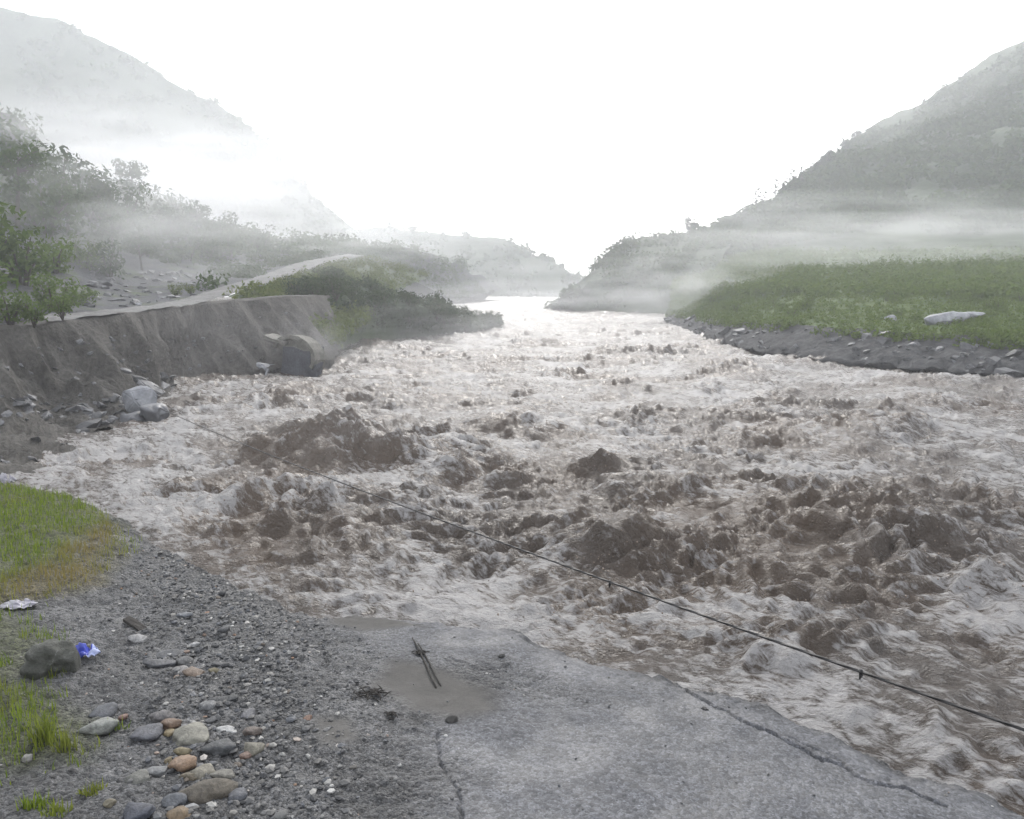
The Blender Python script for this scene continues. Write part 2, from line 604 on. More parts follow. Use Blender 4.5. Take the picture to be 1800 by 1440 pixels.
w_foam_sheen = w_foam_sheen + 0.17 * sstep(0.2, 1.2, sdw) * (1 - sstep(2.5, 6.0, sdw)) * (1 - sstep(0.5, 3.0, wx_)) * sstep(-0.5, 0.3, fbm(wx_ / 2.5, wy_ / 2.5, 3, 149))  # paler shallows: foam that also paints the whitish highlight near shore
edge = (1 - sstep(0.1, 0.9, -shore_dist(wx_, wy_))) * sstep(-0.3, 0.5, fbm(wx_ * 1.4, wy_ * 1.4, 3, 142) + 0.15)
w_foam_sheen = np.clip(np.maximum(w_foam_sheen, 0.95 * edge), 0, 1)
set_attr(wm, "foam", w_foam_sheen)
set_attr(wm, "mudmix", sstep(-0.5, 0.6, fbm(wx_ / 5, wy_ / 5, 3, 145)) * 0.6 + 0.4 * sstep(0.5, 1.3, w_turb))

M = Mat("muddy_water")
v = M.pos()
vs = M.pos((1, 1, 0.6))
foam = M.attr("foam", 'Fac')  # weight of foam and painted sheen together
mud = M.attr("mudmix", 'Fac')
col = M.mix(mud, (0.066, 0.055, 0.047, 1), (0.086, 0.063, 0.046, 1))
vb_ = M.n("ShaderNodeMapping")
vb_.inputs['Rotation'].default_value = (0, 0, R(20))
vb_.inputs['Scale'].default_value = (0.6, 1.0, 0.6)
M.set(vb_, 'Vector', vs)
n1 = M.noise(vb_.outputs[0], 7.0, 7, 0.68, 0.5)
n2 = M.noise(vb_.outputs[0], 30.0, 4, 0.6, 0.3)
vf = M.n("ShaderNodeMapping")
vf.inputs['Rotation'].default_value = (0, 0, R(35))
M.set(vf, 'Vector', v)
vg = M.n("ShaderNodeMapping")
vg.inputs['Scale'].default_value = (0.85, 1.9, 1.0)
M.set(vg, 'Vector', vf.outputs[0])
n3 = M.noise(vg.outputs[0], 4.2, 9, 0.72, 0.35)
fsum = M.math('ADD', M.math('MULTIPLY', foam, 0.23), M.math('MULTIPLY', n3, 0.85))
fm = M.mapr(fsum, 0.525, 0.635, 0.0, 0.9)
col = M.mix(fm, col, (0.35, 0.34, 0.335, 1))  # pale foam colour, standing in for silvery sky highlights too
rgh = M.mapr(fm, 0.0, 1.0, 0.27, 0.5)
hb = M.math('ADD', n1, M.math('MULTIPLY', n2, 0.45))
pw = M.principled(col, rgh, M.bump(hb, 1.0, 0.13), 0.5)
pw.inputs['IOR'].default_value = 1.37
river = obj("river", wm, M.m)
tag(river, "churning brown flood water with breakers and pale foam", "river", kind="structure")

# ------------------------------------------------------------------ lofted land: banks, hills, mountains
def loft(name, rows, nu, nvs, mat, amp=0.3, freq=0.3, seed=0, vmask=None, oct=5, smooth=True):
    """rows: list of lists of Vector (same station count); nvs: subdivisions between rows"""
    ns = len(rows[0])
    uu = np.linspace(0, ns - 1, nu)
    i0 = np.clip(np.floor(uu).astype(int), 0, ns - 2)
    f = (uu - i0)[:, None]
    cur = []
    for r in rows:
        a = np.array([list(p) for p in r])
        p0 = a[np.clip(i0 - 1, 0, ns - 1)]
        p1 = a[i0]
        p2 = a[i0 + 1]
        p3 = a[np.clip(i0 + 2, 0, ns - 1)]
        m1 = (p2 - p0) * 0.4
        m2 = (p3 - p1) * 0.4
        cur.append((2 * f ** 3 - 3 * f ** 2 + 1) * p1 + (f ** 3 - 2 * f ** 2 + f) * m1 + (-2 * f ** 3 + 3 * f ** 2) * p2 + (f ** 3 - f ** 2) * m2)
    strips, vv = [], []
    for k, (a, b2, n) in enumerate(zip(cur[:-1], cur[1:], nvs)):
        for j in range(n):
            t = j / n
            strips.append(a * (1 - t) + b2 * t)
            vv.append(k + t)
    strips.append(cur[-1])
    vv.append(len(rows) - 1)
    P = np.stack(strips, 1)                       # nu, nv, 3
    nv = P.shape[1]
    du = np.gradient(P, axis=0)
    dv = np.gradient(P, axis=1)
    nrm = np.cross(du, dv)
    nrm /= np.linalg.norm(nrm, axis=2, keepdims=True) + 1e-9
    if nrm[..., 2].mean() < 0:
        nrm = -nrm
        flip = True
    else:
        flip = False
    q = P.reshape(-1, 3)
    d = fbm(q[:, 0] * freq + q[:, 2] * freq * 0.7, q[:, 1] * freq - q[:, 2] * freq * 0.5, oct, seed)
    vvf = np.tile(np.array(vv), nu)
    w = np.ones(len(q)) if vmask is None else np.interp(vvf, np.arange(len(vmask)), vmask)
    q = q + nrm.reshape(-1, 3) * (d * amp * w)[:, None]
    q[:, 2] = np.maximum(q[:, 2], -3.0)
    fc = grid_faces(nu, nv)
    if flip:
        fc = fc[:, ::-1]
    m = mesh_np(name, q, fc, smooth)
    o = obj(name, m, mat)
    return o, q.reshape(nu, nv, 3), nrm


def sample(P, n, u0=0.0, u1=1.0, v0=0.0, v1=1.0, rng=RNG):
    nu, nv = P.shape[:2]
    u = (u0 + (u1 - u0) * rng.random(n)) * (nu - 1.001)
    v = (v0 + (v1 - v0) * rng.random(n)) * (nv - 1.001)
    iu, iv = u.astype(int), v.astype(int)
    fu, fv = (u - iu)[:, None], (v - iv)[:, None]
    return (P[iu, iv] * (1 - fu) + P[iu + 1, iv] * fu) * (1 - fv) + (P[iu, iv + 1] * (1 - fu) + P[iu + 1, iv + 1] * fu) * fv


def land_mat(name, stops, scale, bumpd, streak=(1, 1, 1), rough=0.9):
    M = Mat(name)
    v = M.pos(streak)
    n1 = M.noise(v, scale, 8, 0.62, 0.5)
    n2 = M.noise(v, scale * 9, 5, 0.65)
    col = M.ramp(n1, stops)
    k = M.mapr(n2, 0.3, 0.7, 0.65, 1.35)
    cmb = M.n("ShaderNodeCombineColor")
    for i in range(3):
        M.set(cmb, i, k)
    col = M.mix(1.0, col, cmb.outputs[0], 'MULTIPLY')
    M.principled(col, rough, M.bump(M.math('ADD', n1, M.math('MULTIPLY', n2, 0.4)), 1.0, bumpd), 0.3)
    return M.m


MAT_EARTH = land_mat("bank_earth", [(0.3, (0.044, 0.040, 0.035, 1)), (0.5, (0.082, 0.076, 0.068, 1)), (0.72, (0.125, 0.117, 0.106, 1))], 0.9, 0.4, (1, 1, 0.7))
MAT_TALUS = land_mat("bank_rubble", [(0.35, (0.028, 0.028, 0.029, 1)), (0.65, (0.085, 0.085, 0.086, 1))], 1.8, 0.3)
MAT_TURF = land_mat("terrace_turf", [(0.3, (0.048, 0.078, 0.018, 1)), (0.5, (0.07, 0.108, 0.024, 1)), (0.7, (0.10, 0.13, 0.036, 1))], 0.5, 0.35)
MAT_SLOPE = land_mat("forest_floor", [(0.3, (0.03, 0.045, 0.022, 1)), (0.6, (0.055, 0.075, 0.035, 1)), (0.78, (0.09, 0.09, 0.06, 1))], 0.06, 1.2)
MAT_ROAD = land_mat("gravel_road", [(0.3, (0.085, 0.083, 0.08, 1)), (0.7, (0.19, 0.187, 0.18, 1))], 0.9, 0.1)
MAT_SCREE = land_mat("scree", [(0.3, (0.036, 0.037, 0.042, 1)), (0.5, (0.062, 0.063, 0.068, 1)), (0.64, (0.055, 0.07, 0.034, 1))], 0.4, 0.3)

# left bank, cut by the flood ------------------------------------------------
LB = [  # waterline px, foot (px,py,dist), top (px,py,dist)
    ((-520, 900), (-430, 770, 23), (-400, 600, 27)),
    ((-160, 862), (-130, 745, 24.5), (-130, 585, 29)),
    ((0, 846), (0, 728, 26.5), (-5, 578, 30.5)),
    ((115, 792), (75, 722, 28.5), (85, 566, 33)),
    ((165, 752), (150, 735, 29.0), (135, 562, 34.5)),
    ((225, 738), (212, 722, 31.0), (195, 554, 36)),
    ((262, 712), (255, 692, 34.5), (262, 547, 39.5)),
    ((335, 671), (332, 664, 41.0), (335, 537, 44)),
    ((440, 659), (440, 652, 43.5), (425, 528, 48)),
    ((560, 647), (556, 640, 46), (520, 520, 53)),
    ((600, 628), (600, 620, 53), (580, 520, 62)),
]
r0 = [on_plane(*a, 0.0) + Vector((0.2, -0.3, -0.14)) for a, b, c in LB]
r1 = [at_dist(*b) for a, b, c in LB]
r2 = [at_dist(*c) for a, b, c in LB]
rc = [Vector((0.38 * p.x + 0.62 * q.x, 0.38 * p.y + 0.62 * q.y, 0.48 * p.z + 0.52 * q.z)) for p, q in zip(r1, r2)]
rt = [p + Vector((-1.2, 1.2, 0.02)) for p in r2]
left_bank, P_left, _ = loft("left_bank", [r0, r1, rc, r2, rt], 380, [16, 40, 26, 4], MAT_EARTH, 0.75, 0.6, 3, [0.3, 0.7, 1.0, 0.16, 0.0], oct=6)
tag(left_bank, "eroded grey earth river bank cut below the road", "river bank", kind="structure")

# road on top, running away uphill ----------------------------------------------
RD = [((85, 566, 33), (60, 556, 36)), ((135, 562, 34.5), (140, 551, 38.5)), ((195, 554, 36), (205, 545, 41)), ((262, 547, 39.5), (270, 537, 45)), ((335, 537, 44), (325, 526, 51)),
      ((400, 520, 51), (385, 507, 59)), ((455, 504, 60), (430, 494, 68)), ((520, 484, 76), (480, 478, 84)), ((570, 465, 98), (530, 461, 106)), ((640, 450, 130), (610, 447, 138))]
ra = [at_dist(*a) + Vector((0, 0, 0.05)) for a, b in RD]
rb = [at_dist(*b) + Vector((0, 0, 0.05)) for a, b in RD]
road, P_road, _ = loft("hill_road", [ra, rb], 140, [10], MAT_ROAD, 0.06, 0.8, 9)
tag(road, "pale gravel road climbing along the top of the cut bank", "road", kind="structure")

# shoulder below the road beyond the cut, then scree slope above it
sh = [[p + Vector((0, 0, -0.06)) for p in ra], [p + Vector((4 + 0.05 * p.y, 1.0, -3.2)) for p in ra]]
shoulder, P_sh, _ = loft("road_shoulder", [sh[0][5:], sh[1][5:]], 80, [10], MAT_SLOPE, 0.25, 0.5, 14, [0.1, 1])
tag(shoulder, "grassy slope below the climbing road", "slope", kind="structure")

HL = [  # foot behind the road, middle, ridge of the wooded left hill
    ((-420, 590, 29), (-420, 420, 46), (-420, 60, 95)),
    ((-120, 572, 32), (-120, 420, 50), (-140, 120, 100)),
    ((60, 556, 36.05), (40, 455, 58), (20, 210, 110)),
    ((140, 551, 38.6), (140, 480, 62), (110, 290, 118)),
    ((205, 545, 41.1), (210, 495, 66), (190, 330, 124)),
    ((270, 537, 45.1), (280, 495, 70), (270, 360, 130)),
    ((325, 526, 51.1), (330, 490, 76), (340, 380, 138)),
    ((385, 507, 59.1), (390, 482, 84), (410, 400, 146)),
    ((430, 494, 68.1), (440, 474, 94), (470, 415, 154)),
    ((480, 478, 84.1), (500, 462, 110), (540, 425, 165)),
    ((530, 461, 106.1), (550, 450, 132), (620, 430, 180)),
    ((610, 447, 138.1), (630, 440, 160), (720, 440, 195)),
    ((700, 480, 175), (720, 468, 190), (800, 462, 225)),
    ((800, 530, 200), (830, 520, 215), (880, 510, 250)),
]
ha = [at_dist(*a) + Vector((0, 0, 0.03)) for a, b, c in HL]
hb_ = [at_dist(*b) for a, b, c in HL]
hc = [at_dist(*c) for a, b, c in HL]
hd = [p + Vector((-25, 60, -12)) for p in hc]
left_hill, P_lh, _ = loft("left_hill", [ha, hb_, hc, hd], 160, [24, 40, 8], MAT_SCREE, 1.2, 0.12, 17, [0.02, 0.5, 1, 1])
tag(left_hill, "misty wooded hillside above the climbing road", "hill", kind="structure")

# bushy knoll between road and river ---------------------------------------------
KN = [((545, 640), (500, 545, 56), (470, 520, 62)), ((600, 626), (560, 520, 62), (540, 492, 72)), ((660, 613), (630, 530, 68), (620, 500, 78)), ((730, 603), (710, 540, 74), (700, 515, 84)),
      ((790, 597), (780, 560, 78), (770, 540, 88)), ((840, 590), (832, 575, 82), (825, 566, 92)), ((880, 578), (880, 570, 90), (880, 564, 98))]
ka = [on_plane(*a, -0.7) for a, b, c in KN]
kb = [at_dist(*b) for a, b, c in KN]
kc = [at_dist(*c) for a, b, c in KN]
kd = [Vector((p.x - 4, p.y + 30, -1.5)) for p in kc]
knoll, P_kn, _ = loft("knoll", [ka, kb, kc, kd], 90, [16, 12, 14], MAT_SLOPE, 0.8, 0.25, 23, [0.3, 1, 1, 0.5])
tag(knoll, "dark bushy knoll jutting into the river", "knoll", kind="structure")

# right bank and terrace ------------------------------------------------------------
RBK = [((1165, 566), (1175, 552), 108), ((1200, 577), (1215, 557), 96), ((1240, 594), (1255, 561), 82), ((1300, 612), (1310, 565), 70), ((1400, 630), (1400, 571), 60),
       ((1550, 646), (1550, 581), 53), ((1700, 658), (1700, 591), 49), ((1800, 664), (1800, 597), 47), ((2000, 682), (2000, 612), 43), ((2300, 705), (2300, 632), 39)]
ba = [on_plane(*a, -0.8) for a, b, d in RBK]
bw = [on_plane(*a, 0.15) + Vector((0.2, 0.6, 0)) for a, b, d in RBK]
bb = [at_dist(*b, d) for a, b, d in RBK]
bc, bd_, be = [], [], []
for i, (a, b2, d) in enumerate(RBK):
    px = b2[0]
    t = i / (len(RBK) - 1)
    bc.append(at_dist(px + 10, 520 - 12 * (1 - t), d + 22))
    bd_.append(at_dist(px + 30, 470, d + 55))
    be.append(at_dist(px + 40, 442, d + 85))
right_bank, P_rb, _ = loft("right_bank", [ba, bw, bb], 320, [3, 26], MAT_TALUS, 0.6, 0.5, 31, [0.3, 0.6, 0.15])
tag(right_bank, "steep stony river bank below the green terrace", "river bank", kind="structure")
terr, P_te, _ = loft("terrace", [[p + Vector((0, 0, 0.01)) for p in bb], bc, bd_, be], 200, [30, 24, 12], MAT_TURF, 0.45, 0.3, 37, [0.25, 1, 1, 1])
tag(terr, "green grassy terrace above the stony bank", "meadow", kind="structure")

# steep spur closing the valley and the misty mountain above the terrace ------------
SP = [((955, 552), (985, 525, 150), (1035, 480, 160)), ((985, 553), (1030, 505, 150), (1085, 432, 165)), ((1040, 556), (1080, 490, 148), (1110, 421, 170)), ((1100, 558), (1140, 480, 146), (1160, 414, 172)),
      ((1160, 562), (1200, 470, 142), (1215, 408, 176)), ((1200, 566), (1260, 465, 138), (1320, 383, 190))]
sa = [on_plane(*a, -0.8) for a, b, c in SP]
sb = [at_dist(*b) for a, b, c in SP]
sc_ = [at_dist(*c) for a, b, c in SP]
sd2 = [p + Vector((20, 70, 4)) for p in sc_]
spur, P_sp, _ = loft("river_spur", [sa, sb, sc_, sd2], 110, [26, 30, 10], MAT_SLOPE, 1.0, 0.12, 43, [0.2, 1, 0.4, 1])
tag(spur, "hazy steep spur falling to the far river", "hill", kind="structure")

MT = [  # foot, middle, ridge
    ((1190, 470, 150), (1215, 435, 168), (1212, 406, 178)),
    ((1250, 462, 150), (1290, 420, 170), (1322, 378, 190)),
    ((1320, 458, 150), (1360, 390, 178), (1385, 332, 205)),
    ((1400, 455, 148), (1430, 360, 184), (1452, 283, 222)),
    ((1480, 455, 144), (1500, 340, 185), (1502, 241, 235)),
    ((1560, 455, 140), (1570, 320, 185), (1575, 205, 245)),
    ((1660, 458, 134), (1660, 300, 180), (1655, 160, 250)),
    ((1760, 460, 130), (1750, 280, 175), (1740, 105, 255)),
    ((1860, 462, 126), (1860, 240, 170), (1860, 40, 255)),
    ((2100, 470, 118), (2100, 150, 160), (2100, -80, 240)),
    ((2500, 480, 105), (2500, 60, 150), (2500, -200, 225)),
]
ma = [at_dist(*a) for a, b, c in MT]
mb = [at_dist(*b) for a, b, c in MT]
mc = [at_dist(*c) for a, b, c in MT]
md = [p + Vector((25, 90, -8)) for p in mc]
mount, P_mt, _ = loft("mountain", [ma, mb, mc, md], 220, [50, 60, 10], MAT_SLOPE, 3.0, 0.05, 47, [0.2, 1, 0.5, 1])
tag(mount, "steep wooded mountain rising into cloud behind the terrace", "mountain", kind="structure")

# far hill closing the valley, high ridge in the clouds on the left ----------------
FH = [((560, 545, 330), (560, 400, 400)), ((700, 545, 320), (700, 405, 390)), ((820, 546, 310), (820, 415, 375)), ((900, 547, 300), (905, 428, 360)), ((960, 548, 290), (960, 455, 345)), ((1010, 549, 285), (1010, 487, 330)), ((1060, 550, 280), (1050, 510, 315)), ((1150, 550, 280), (1130, 530, 310))]
fa = [at_dist(*a) + Vector((0, 0, -8)) for a, b in FH]
fb = [at_dist(*b) for a, b in FH]
far_hill, P_fh, _ = loft("far_hill", [fa, fb, [p + Vector((0, 80, -5)) for p in fb]], 120, [30, 8], MAT_SLOPE, 3.0, 0.04, 53, [0.5, 0.6, 1])
tag(far_hill, "pale hazy hill at the head of the valley", "hill", kind="structure")

LM = [((-430, 420, 300), (-430, -150, 380)), ((-250, 420, 300), (-250, -90, 380)), ((0, 430, 300), (0, 10, 380)), ((110, 435, 300), (110, 48, 380)), ((230, 440, 300), (230, 88, 380)),
      ((340, 440, 300), (335, 152, 385)), ((420, 440, 300), (415, 198, 390)), ((470, 440, 300), (462, 240, 395)), ((540, 440, 305), (540, 330, 400)), ((640, 440, 310), (640, 410, 405))]
la = [at_dist(*a) + Vector((0, 0, -10)) for a, b in LM]
lb = [at_dist(*b) for a, b in LM]
high, P_lm, _ = loft("cloud_ridge", [la, lb, [p + Vector((-20, 90, -10)) for p in lb]], 140, [50, 8], MAT_SLOPE, 6.0, 0.03, 59, [0.6, 0.7, 1])
tag(high, "faint mountain ridge half hidden in cloud", "mountain", kind="structure")

# ------------------------------------------------------------------ vegetation builders
def leaf_mesh(name, centres, radii, per, size, squash=0.8, seed=0, up=0.35):
    """leaf-sized quads spread through clumps"""
    rng = np.random.default_rng(seed)
    C = np.repeat(np.asarray(centres, float), per, axis=0)
    Rr = np.repeat(np.asarray(radii, float), per)
    n = len(C)
    d = rng.normal(size=(n, 3))
    d /= np.linalg.norm(d, axis=1, keepdims=True)
    rr = Rr * (0.45 + 0.6 * rng.random(n) ** 0.6)
    P = C + d * rr[:, None] * np.array([1, 1, squash])
    nn = d * 0.8 + rng.normal(size=(n, 3)) * 0.6 + np.array([0, 0, up])
    nn /= np.linalg.norm(nn, axis=1, keepdims=True)
    a = np.cross(nn, rng.normal(size=(n, 3)))
    a /= np.linalg.norm(a, axis=1, keepdims=True)
    b = np.cross(nn, a)
    s = (size * (0.6 + 0.8 * rng.random(n)))[:, None]
    V = np.stack([P - a * s, P + b * s * 0.45 + nn * s * 0.1, P + a * s, P - b * s * 0.45 + nn * s * 0.1], 1).reshape(-1, 3)
    m = mesh_np(name, V, np.arange(4 * n).reshape(-1, 4), False)
    sh = np.repeat(rng.random(n), 4)
    set_attr(m, "shade", sh)
    return m


def leaf_mat(name, dark, light, trans=0.35):
    M = Mat(name)
    s = M.attr("shade", 'Fac')
    n = M.noise(M.pos(), 0.5, 3)
    f = M.math('ADD', M.math('MULTIPLY', s, 0.6), M.math('MULTIPLY', n, 0.5))
    oi = M.n("ShaderNodeObjectInfo")
    f = M.math('ADD', f, M.mapr(oi.outputs['Random'], 0, 1, -0.2, 0.2))
    col = M.mix(f, dark, light)
    d = M.n("ShaderNodeBsdfDiffuse")
    t = M.n("ShaderNodeBsdfTranslucent")
    g = M.n("ShaderNodeMixShader")
    M.set(d, 'Color', col)
    M.set(t, 'Color', col)
    g.inputs[0].default_value = trans
    M.t.links.new(d.outputs[0], g.inputs[1])
    M.t.links.new(t.outputs[0], g.inputs[2])
    M.t.links.new(g.outputs[0], M.out.inputs['Surface'])
    return M.m


MAT_LEAF = leaf_mat("leaves_green", (0.040, 0.066, 0.018, 1), (0.130, 0.185, 0.045, 1))
MAT_BUSH = leaf_mat("leaves_dark", (0.018, 0.032, 0.014, 1), (0.060, 0.085, 0.032, 1), 0.25)
MAT_LIGHTBUSH = leaf_mat("leaves_pale", (0.055, 0.080, 0.020, 1), (0.14, 0.165, 0.05, 1))
MAT_MEADOW = leaf_mat("leaves_meadow", (0.060, 0.098, 0.018, 1), (0.125, 0.170, 0.034, 1))
MAT_PINE = leaf_mat("needles", (0.016, 0.028, 0.014, 1), (0.045, 0.065, 0.030, 1), 0.2)
MAT_FOREST = leaf_mat("far_leaves", (0.024, 0.046, 0.014, 1), (0.072, 0.108, 0.032, 1), 0.25)
MAT_BARK = land_mat("bark", [(0.3, (0.035, 0.028, 0.02, 1)), (0.7, (0.09, 0.075, 0.06, 1))], 6, 0.02, (1, 1, 0.2))


def tube(points, radii, k=7):
    pts = [Vector(p) for p in points]
    V, Fc = [], []
    for i, p in enumerate(pts):
        t = (pts[min(i + 1, len(pts) - 1)] - pts[max(i - 1, 0)]).normalized()
        s = t.cross(Vector((0.3, 0.9, 0.1))).normalized()
        b2 = t.cross(s)
        for j in range(k):
            a = 2 * math.pi * j / k
            V.append(p + (s * math.cos(a) + b2 * math.sin(a)) * radii[i])
    for i in range(len(pts) - 1):
        for j in range(k):
            Fc.append((i * k + j, i * k + (j + 1) % k, (i + 1) * k + (j + 1) % k, (i + 1) * k + j))
    n = len(V)
    V += [pts[0], pts[-1]]
    caps = [(n, (j + 1) % k, j) for j in range(k)] + [(n + 1, (len(pts) - 1) * k + j, (len(pts) - 1) * k + (j + 1) % k) for j in range(k)]
    return V, Fc + caps


def mesh_py(name, parts, smooth=True):
    V, Fc = [], []
    for v_, f_ in parts:
        o = len(V)
        V += [tuple(p) for p in v_]
        Fc += [tuple(i + o for i in q) for q in f_]
    m = bpy.data.meshes.new(name)
    m.from_pydata(V, [], Fc)
    m.update()
    if smooth:
        m.polygons.foreach_set("use_smooth", [True] * len(m.polygons))
    return m


def broadleaf(seed, h=7.0):
    rng = random.Random(seed)
    parts = []
    tips = []
    lean = Vector((rng.uniform(-0.4, 0.4), rng.uniform(-0.4, 0.4), 0))
    base = [Vector((0, 0, -0.3)), Vector((0, 0, h * 0.2)) + lean * 0.3, Vector((0, 0, h * 0.45)) + lean, Vector((0, 0, h * 0.75)) + lean * 1.4]
    parts.append(tube(base, [h * 0.03, h * 0.024, h * 0.017, h * 0.006]))
    for i in range(9):
        t = rng.uniform(0.3, 0.95)
        s = base[1].lerp(base[3], (t - 0.2) / 0.8)
        a = i * 2.4 + rng.uniform(-0.4, 0.4)
        L = h * rng.uniform(0.18, 0.34) * (1.15 - 0.5 * t)
        e = s + Vector((math.cos(a) * L, math.sin(a) * L, L * rng.uniform(0.2, 0.8)))
        parts.append(tube([s, s.lerp(e, 0.5) + Vector((0, 0, 0.05 * L)), e], [h * 0.012, h * 0.008, h * 0.003], 5))
        tips.append((e, rng.uniform(0.10, 0.17) * h))
        tips.append((s.lerp(e, 0.55) + Vector((0, 0, 0.1 * h * rng.random())), rng.uniform(0.08, 0.14) * h))
    tips.append((base[3], 0.14 * h))
    for i in range(6):
        a = rng.uniform(0, 6.28)
        tips.append((Vector((math.cos(a) * h * 0.2, math.sin(a) * h * 0.2, h * rng.uniform(0.4, 0.9))) + lean, h * rng.uniform(0.06, 0.11)))
    tr = mesh_py("trunk", parts)
    cr = leaf_mesh("crown", [list(p) for p, r in tips], [r for p, r in tips], 46, h * 0.030, 0.75, seed)
    return tr, cr


def shrub(seed, h=2.2):
    rng = random.Random(seed)
    parts, tips = [], []
    for i in range(6):
        a = i * 1.05 + rng.uniform(-0.3, 0.3)
        e = Vector((math.cos(a) * h * rng.uniform(0.2, 0.5), math.sin(a) * h * rng.uniform(0.2, 0.5), h * rng.uniform(0.45, 0.85)))
        parts.append(tube([Vector((0, 0, -0.15)), e * 0.5 + Vector((0, 0, 0.1 * h)), e], [0.03 * h, 0.02 * h, 0.006 * h], 5))
        tips += [(e, h * rng.uniform(0.18, 0.3)), (e * 0.55, h * rng.uniform(0.2, 0.3))]
    tips.append((Vector((0, 0, h * 0.6)), h * 0.35))
    return mesh_py("stem", parts), leaf_mesh("foliage", [list(p) for p, r in tips], [r for p, r in tips], 42, h * 0.055, 0.8, seed)


def pine(seed, h=8.0):
    rng = random.Random(seed)
    parts = [tube([(0, 0, -0.4), (0.05 * h * rng.uniform(-1, 1), 0, h * 0.5), (0.06 * h * rng.uniform(-1, 1), 0, h)], [h * 0.02, h * 0.014, h * 0.004])]
    C, r = [], []
    for i in range(16):
        t = 0.35 + 0.62 * i / 15
        a = i * 2.4
        L = h * 0.17 * (1.25 - t) * rng.uniform(0.6, 1.2) + 0.02 * h
        C.append((math.cos(a) * L, math.sin(a) * L, h * t))
        r.append(h * rng.uniform(0.04, 0.075) * (1.4 - 0.7 * t))
        parts.append(tube([(0, 0, h * (t - 0.03)), C[-1]], [h * 0.006, h * 0.003], 4))
    return mesh_py("trunk", parts), leaf_mesh("crown", C, r, 26, h * 0.026, 0.55, seed)


BROAD = [broadleaf(s) for s in (101, 102, 103, 104)]
SHRUBS = [shrub(s) for s in (201, 202, 203, 204)]
PINES = [pine(s) for s in (301, 302, 303)]
_leafcopies = {}


def with_mat(mesh, mat):
    key = (mesh.name, mat.name)
    if key not in _leafcopies:
        m = mesh.copy()
        m.materials.clear()
        m.materials.append(mat)
        _leafcopies[key] = m
    return _leafcopies[key]


def plant(name, kind, variant, loc, scale, leafmat, label, cat, group, rz=None, sz=1.0):
    src = {'tree': BROAD, 'shrub': SHRUBS, 'pine': PINES}[kind][variant]
    e = bpy.data.objects.new(name, None)
    COL.objects.link(e)
    e.location = loc
    e.rotation_euler = (0, 0, random.uniform(0, 6.28) if rz is None else rz)
    e.scale = (scale, scale, scale * sz)
    tag(e, label, cat, group)
    tn, cn = ("stem", "foliage") if kind == 'shrub' else ("trunk", "crown")
    obj(tn, with_mat(src[0], MAT_BARK), None, e)
    obj(cn, with_mat(src[1], leafmat), None, e)
    return e


# ------------------------------------------------------------------ trees above the road on the left
from mathutils.bvhtree import BVHTree


def bvh(o):
    m = o.data
    n = len(m.vertices)
    co = np.empty(n * 3, np.float32)
    m.vertices.foreach_get("co", co)
    pl = np.empty(len(m.loops), np.int32)
    m.loops.foreach_get("vertex_index", pl)
    return BVHTree.FromPolygons([tuple(c) for c in co.reshape(-1, 3)], [tuple(q) for q in pl.reshape(-1, 4)])


BV_LH, BV_KN, BV_TE, BV_MT, BV_SP, BV_LB, BV_RB = (bvh(o) for o in (left_hill, knoll, terr, mount, spur, left_bank, right_bank))


def hit(bv, px, py):
    d = ray(px, py).normalized()
    return bv.ray_cast(Vector((0, 0, CAM_Z)), d)[0]


def drop(bv, x, y, z=300):
    return bv.ray_cast(Vector((x, y, z)), Vector((0, 0, -1)))[0]


LT = [  # px of the foot, scale, variant
    (-60, 560, 0.95, 0, "leafy bright green tree at the frame edge above the dark bank"), (25, 558, 0.70, 1, "leafy green tree overhanging the dark earth gully"),
    (95, 545, 0.55, 2, "low bright green tree nearest the cut end of the road"), (135, 535, 0.45, 3, "small round green tree beside the road's broken end"),
    (40, 500, 0.9, 3, "tall green tree behind the gully trees"), (-20, 490, 1.15, 2, "tallest green tree on the wooded corner, cut by the frame"),
    (95, 480, 0.8, 0, "greyish green tree up the slope behind the roadside trees"), (150, 470, 0.75, 1, "hazy tree on the slope above the rubble"),
]
for px, py, s, vr, lab in LT:
    p = hit(BV_LH, px, py)
    if p:
        plant("leafy_tree", 'shrub', vr, p - Vector((0, 0, 0.5)), s * 1.9 * (1.0 if p.y < 60 else 1.1), MAT_LEAF, lab, "tree", "leafy trees on the wooded corner")
for i, (px, py, s) in enumerate([(200, 455, .9), (235, 440, 1.0), (270, 452, .8), (300, 445, .9), (330, 455, .8), (365, 450, .8), (180, 420, 1.1), (225, 410, 1.2), (290, 415, 1.1), (345, 428, 1.0), (400, 448, .8), (430, 440, .9),
                                 (120, 420, 1.1), (80, 410, 1.2), (160, 385, 1.3), (230, 380, 1.3), (110, 360, 1.4), (300, 395, 1.2), (30, 400, 1.2), (390, 425, 1.0), (460, 445, .9), (250, 475, .7), (190, 485, .7)]):
    p = hit(BV_LH, px, py)
    if p:
        plant("hillside_tree", 'tree' if i % 3 == 0 else 'shrub', i % 4, p - Vector((0, 0, 0.3 if i % 3 == 0 else 0.9)), s * 0.8 if i % 3 == 0 else s * 2.2, MAT_FOREST, "faint tree fading into mist on the hillside above the road", "tree", "misty trees on the hillside above the road", sz=1.15)

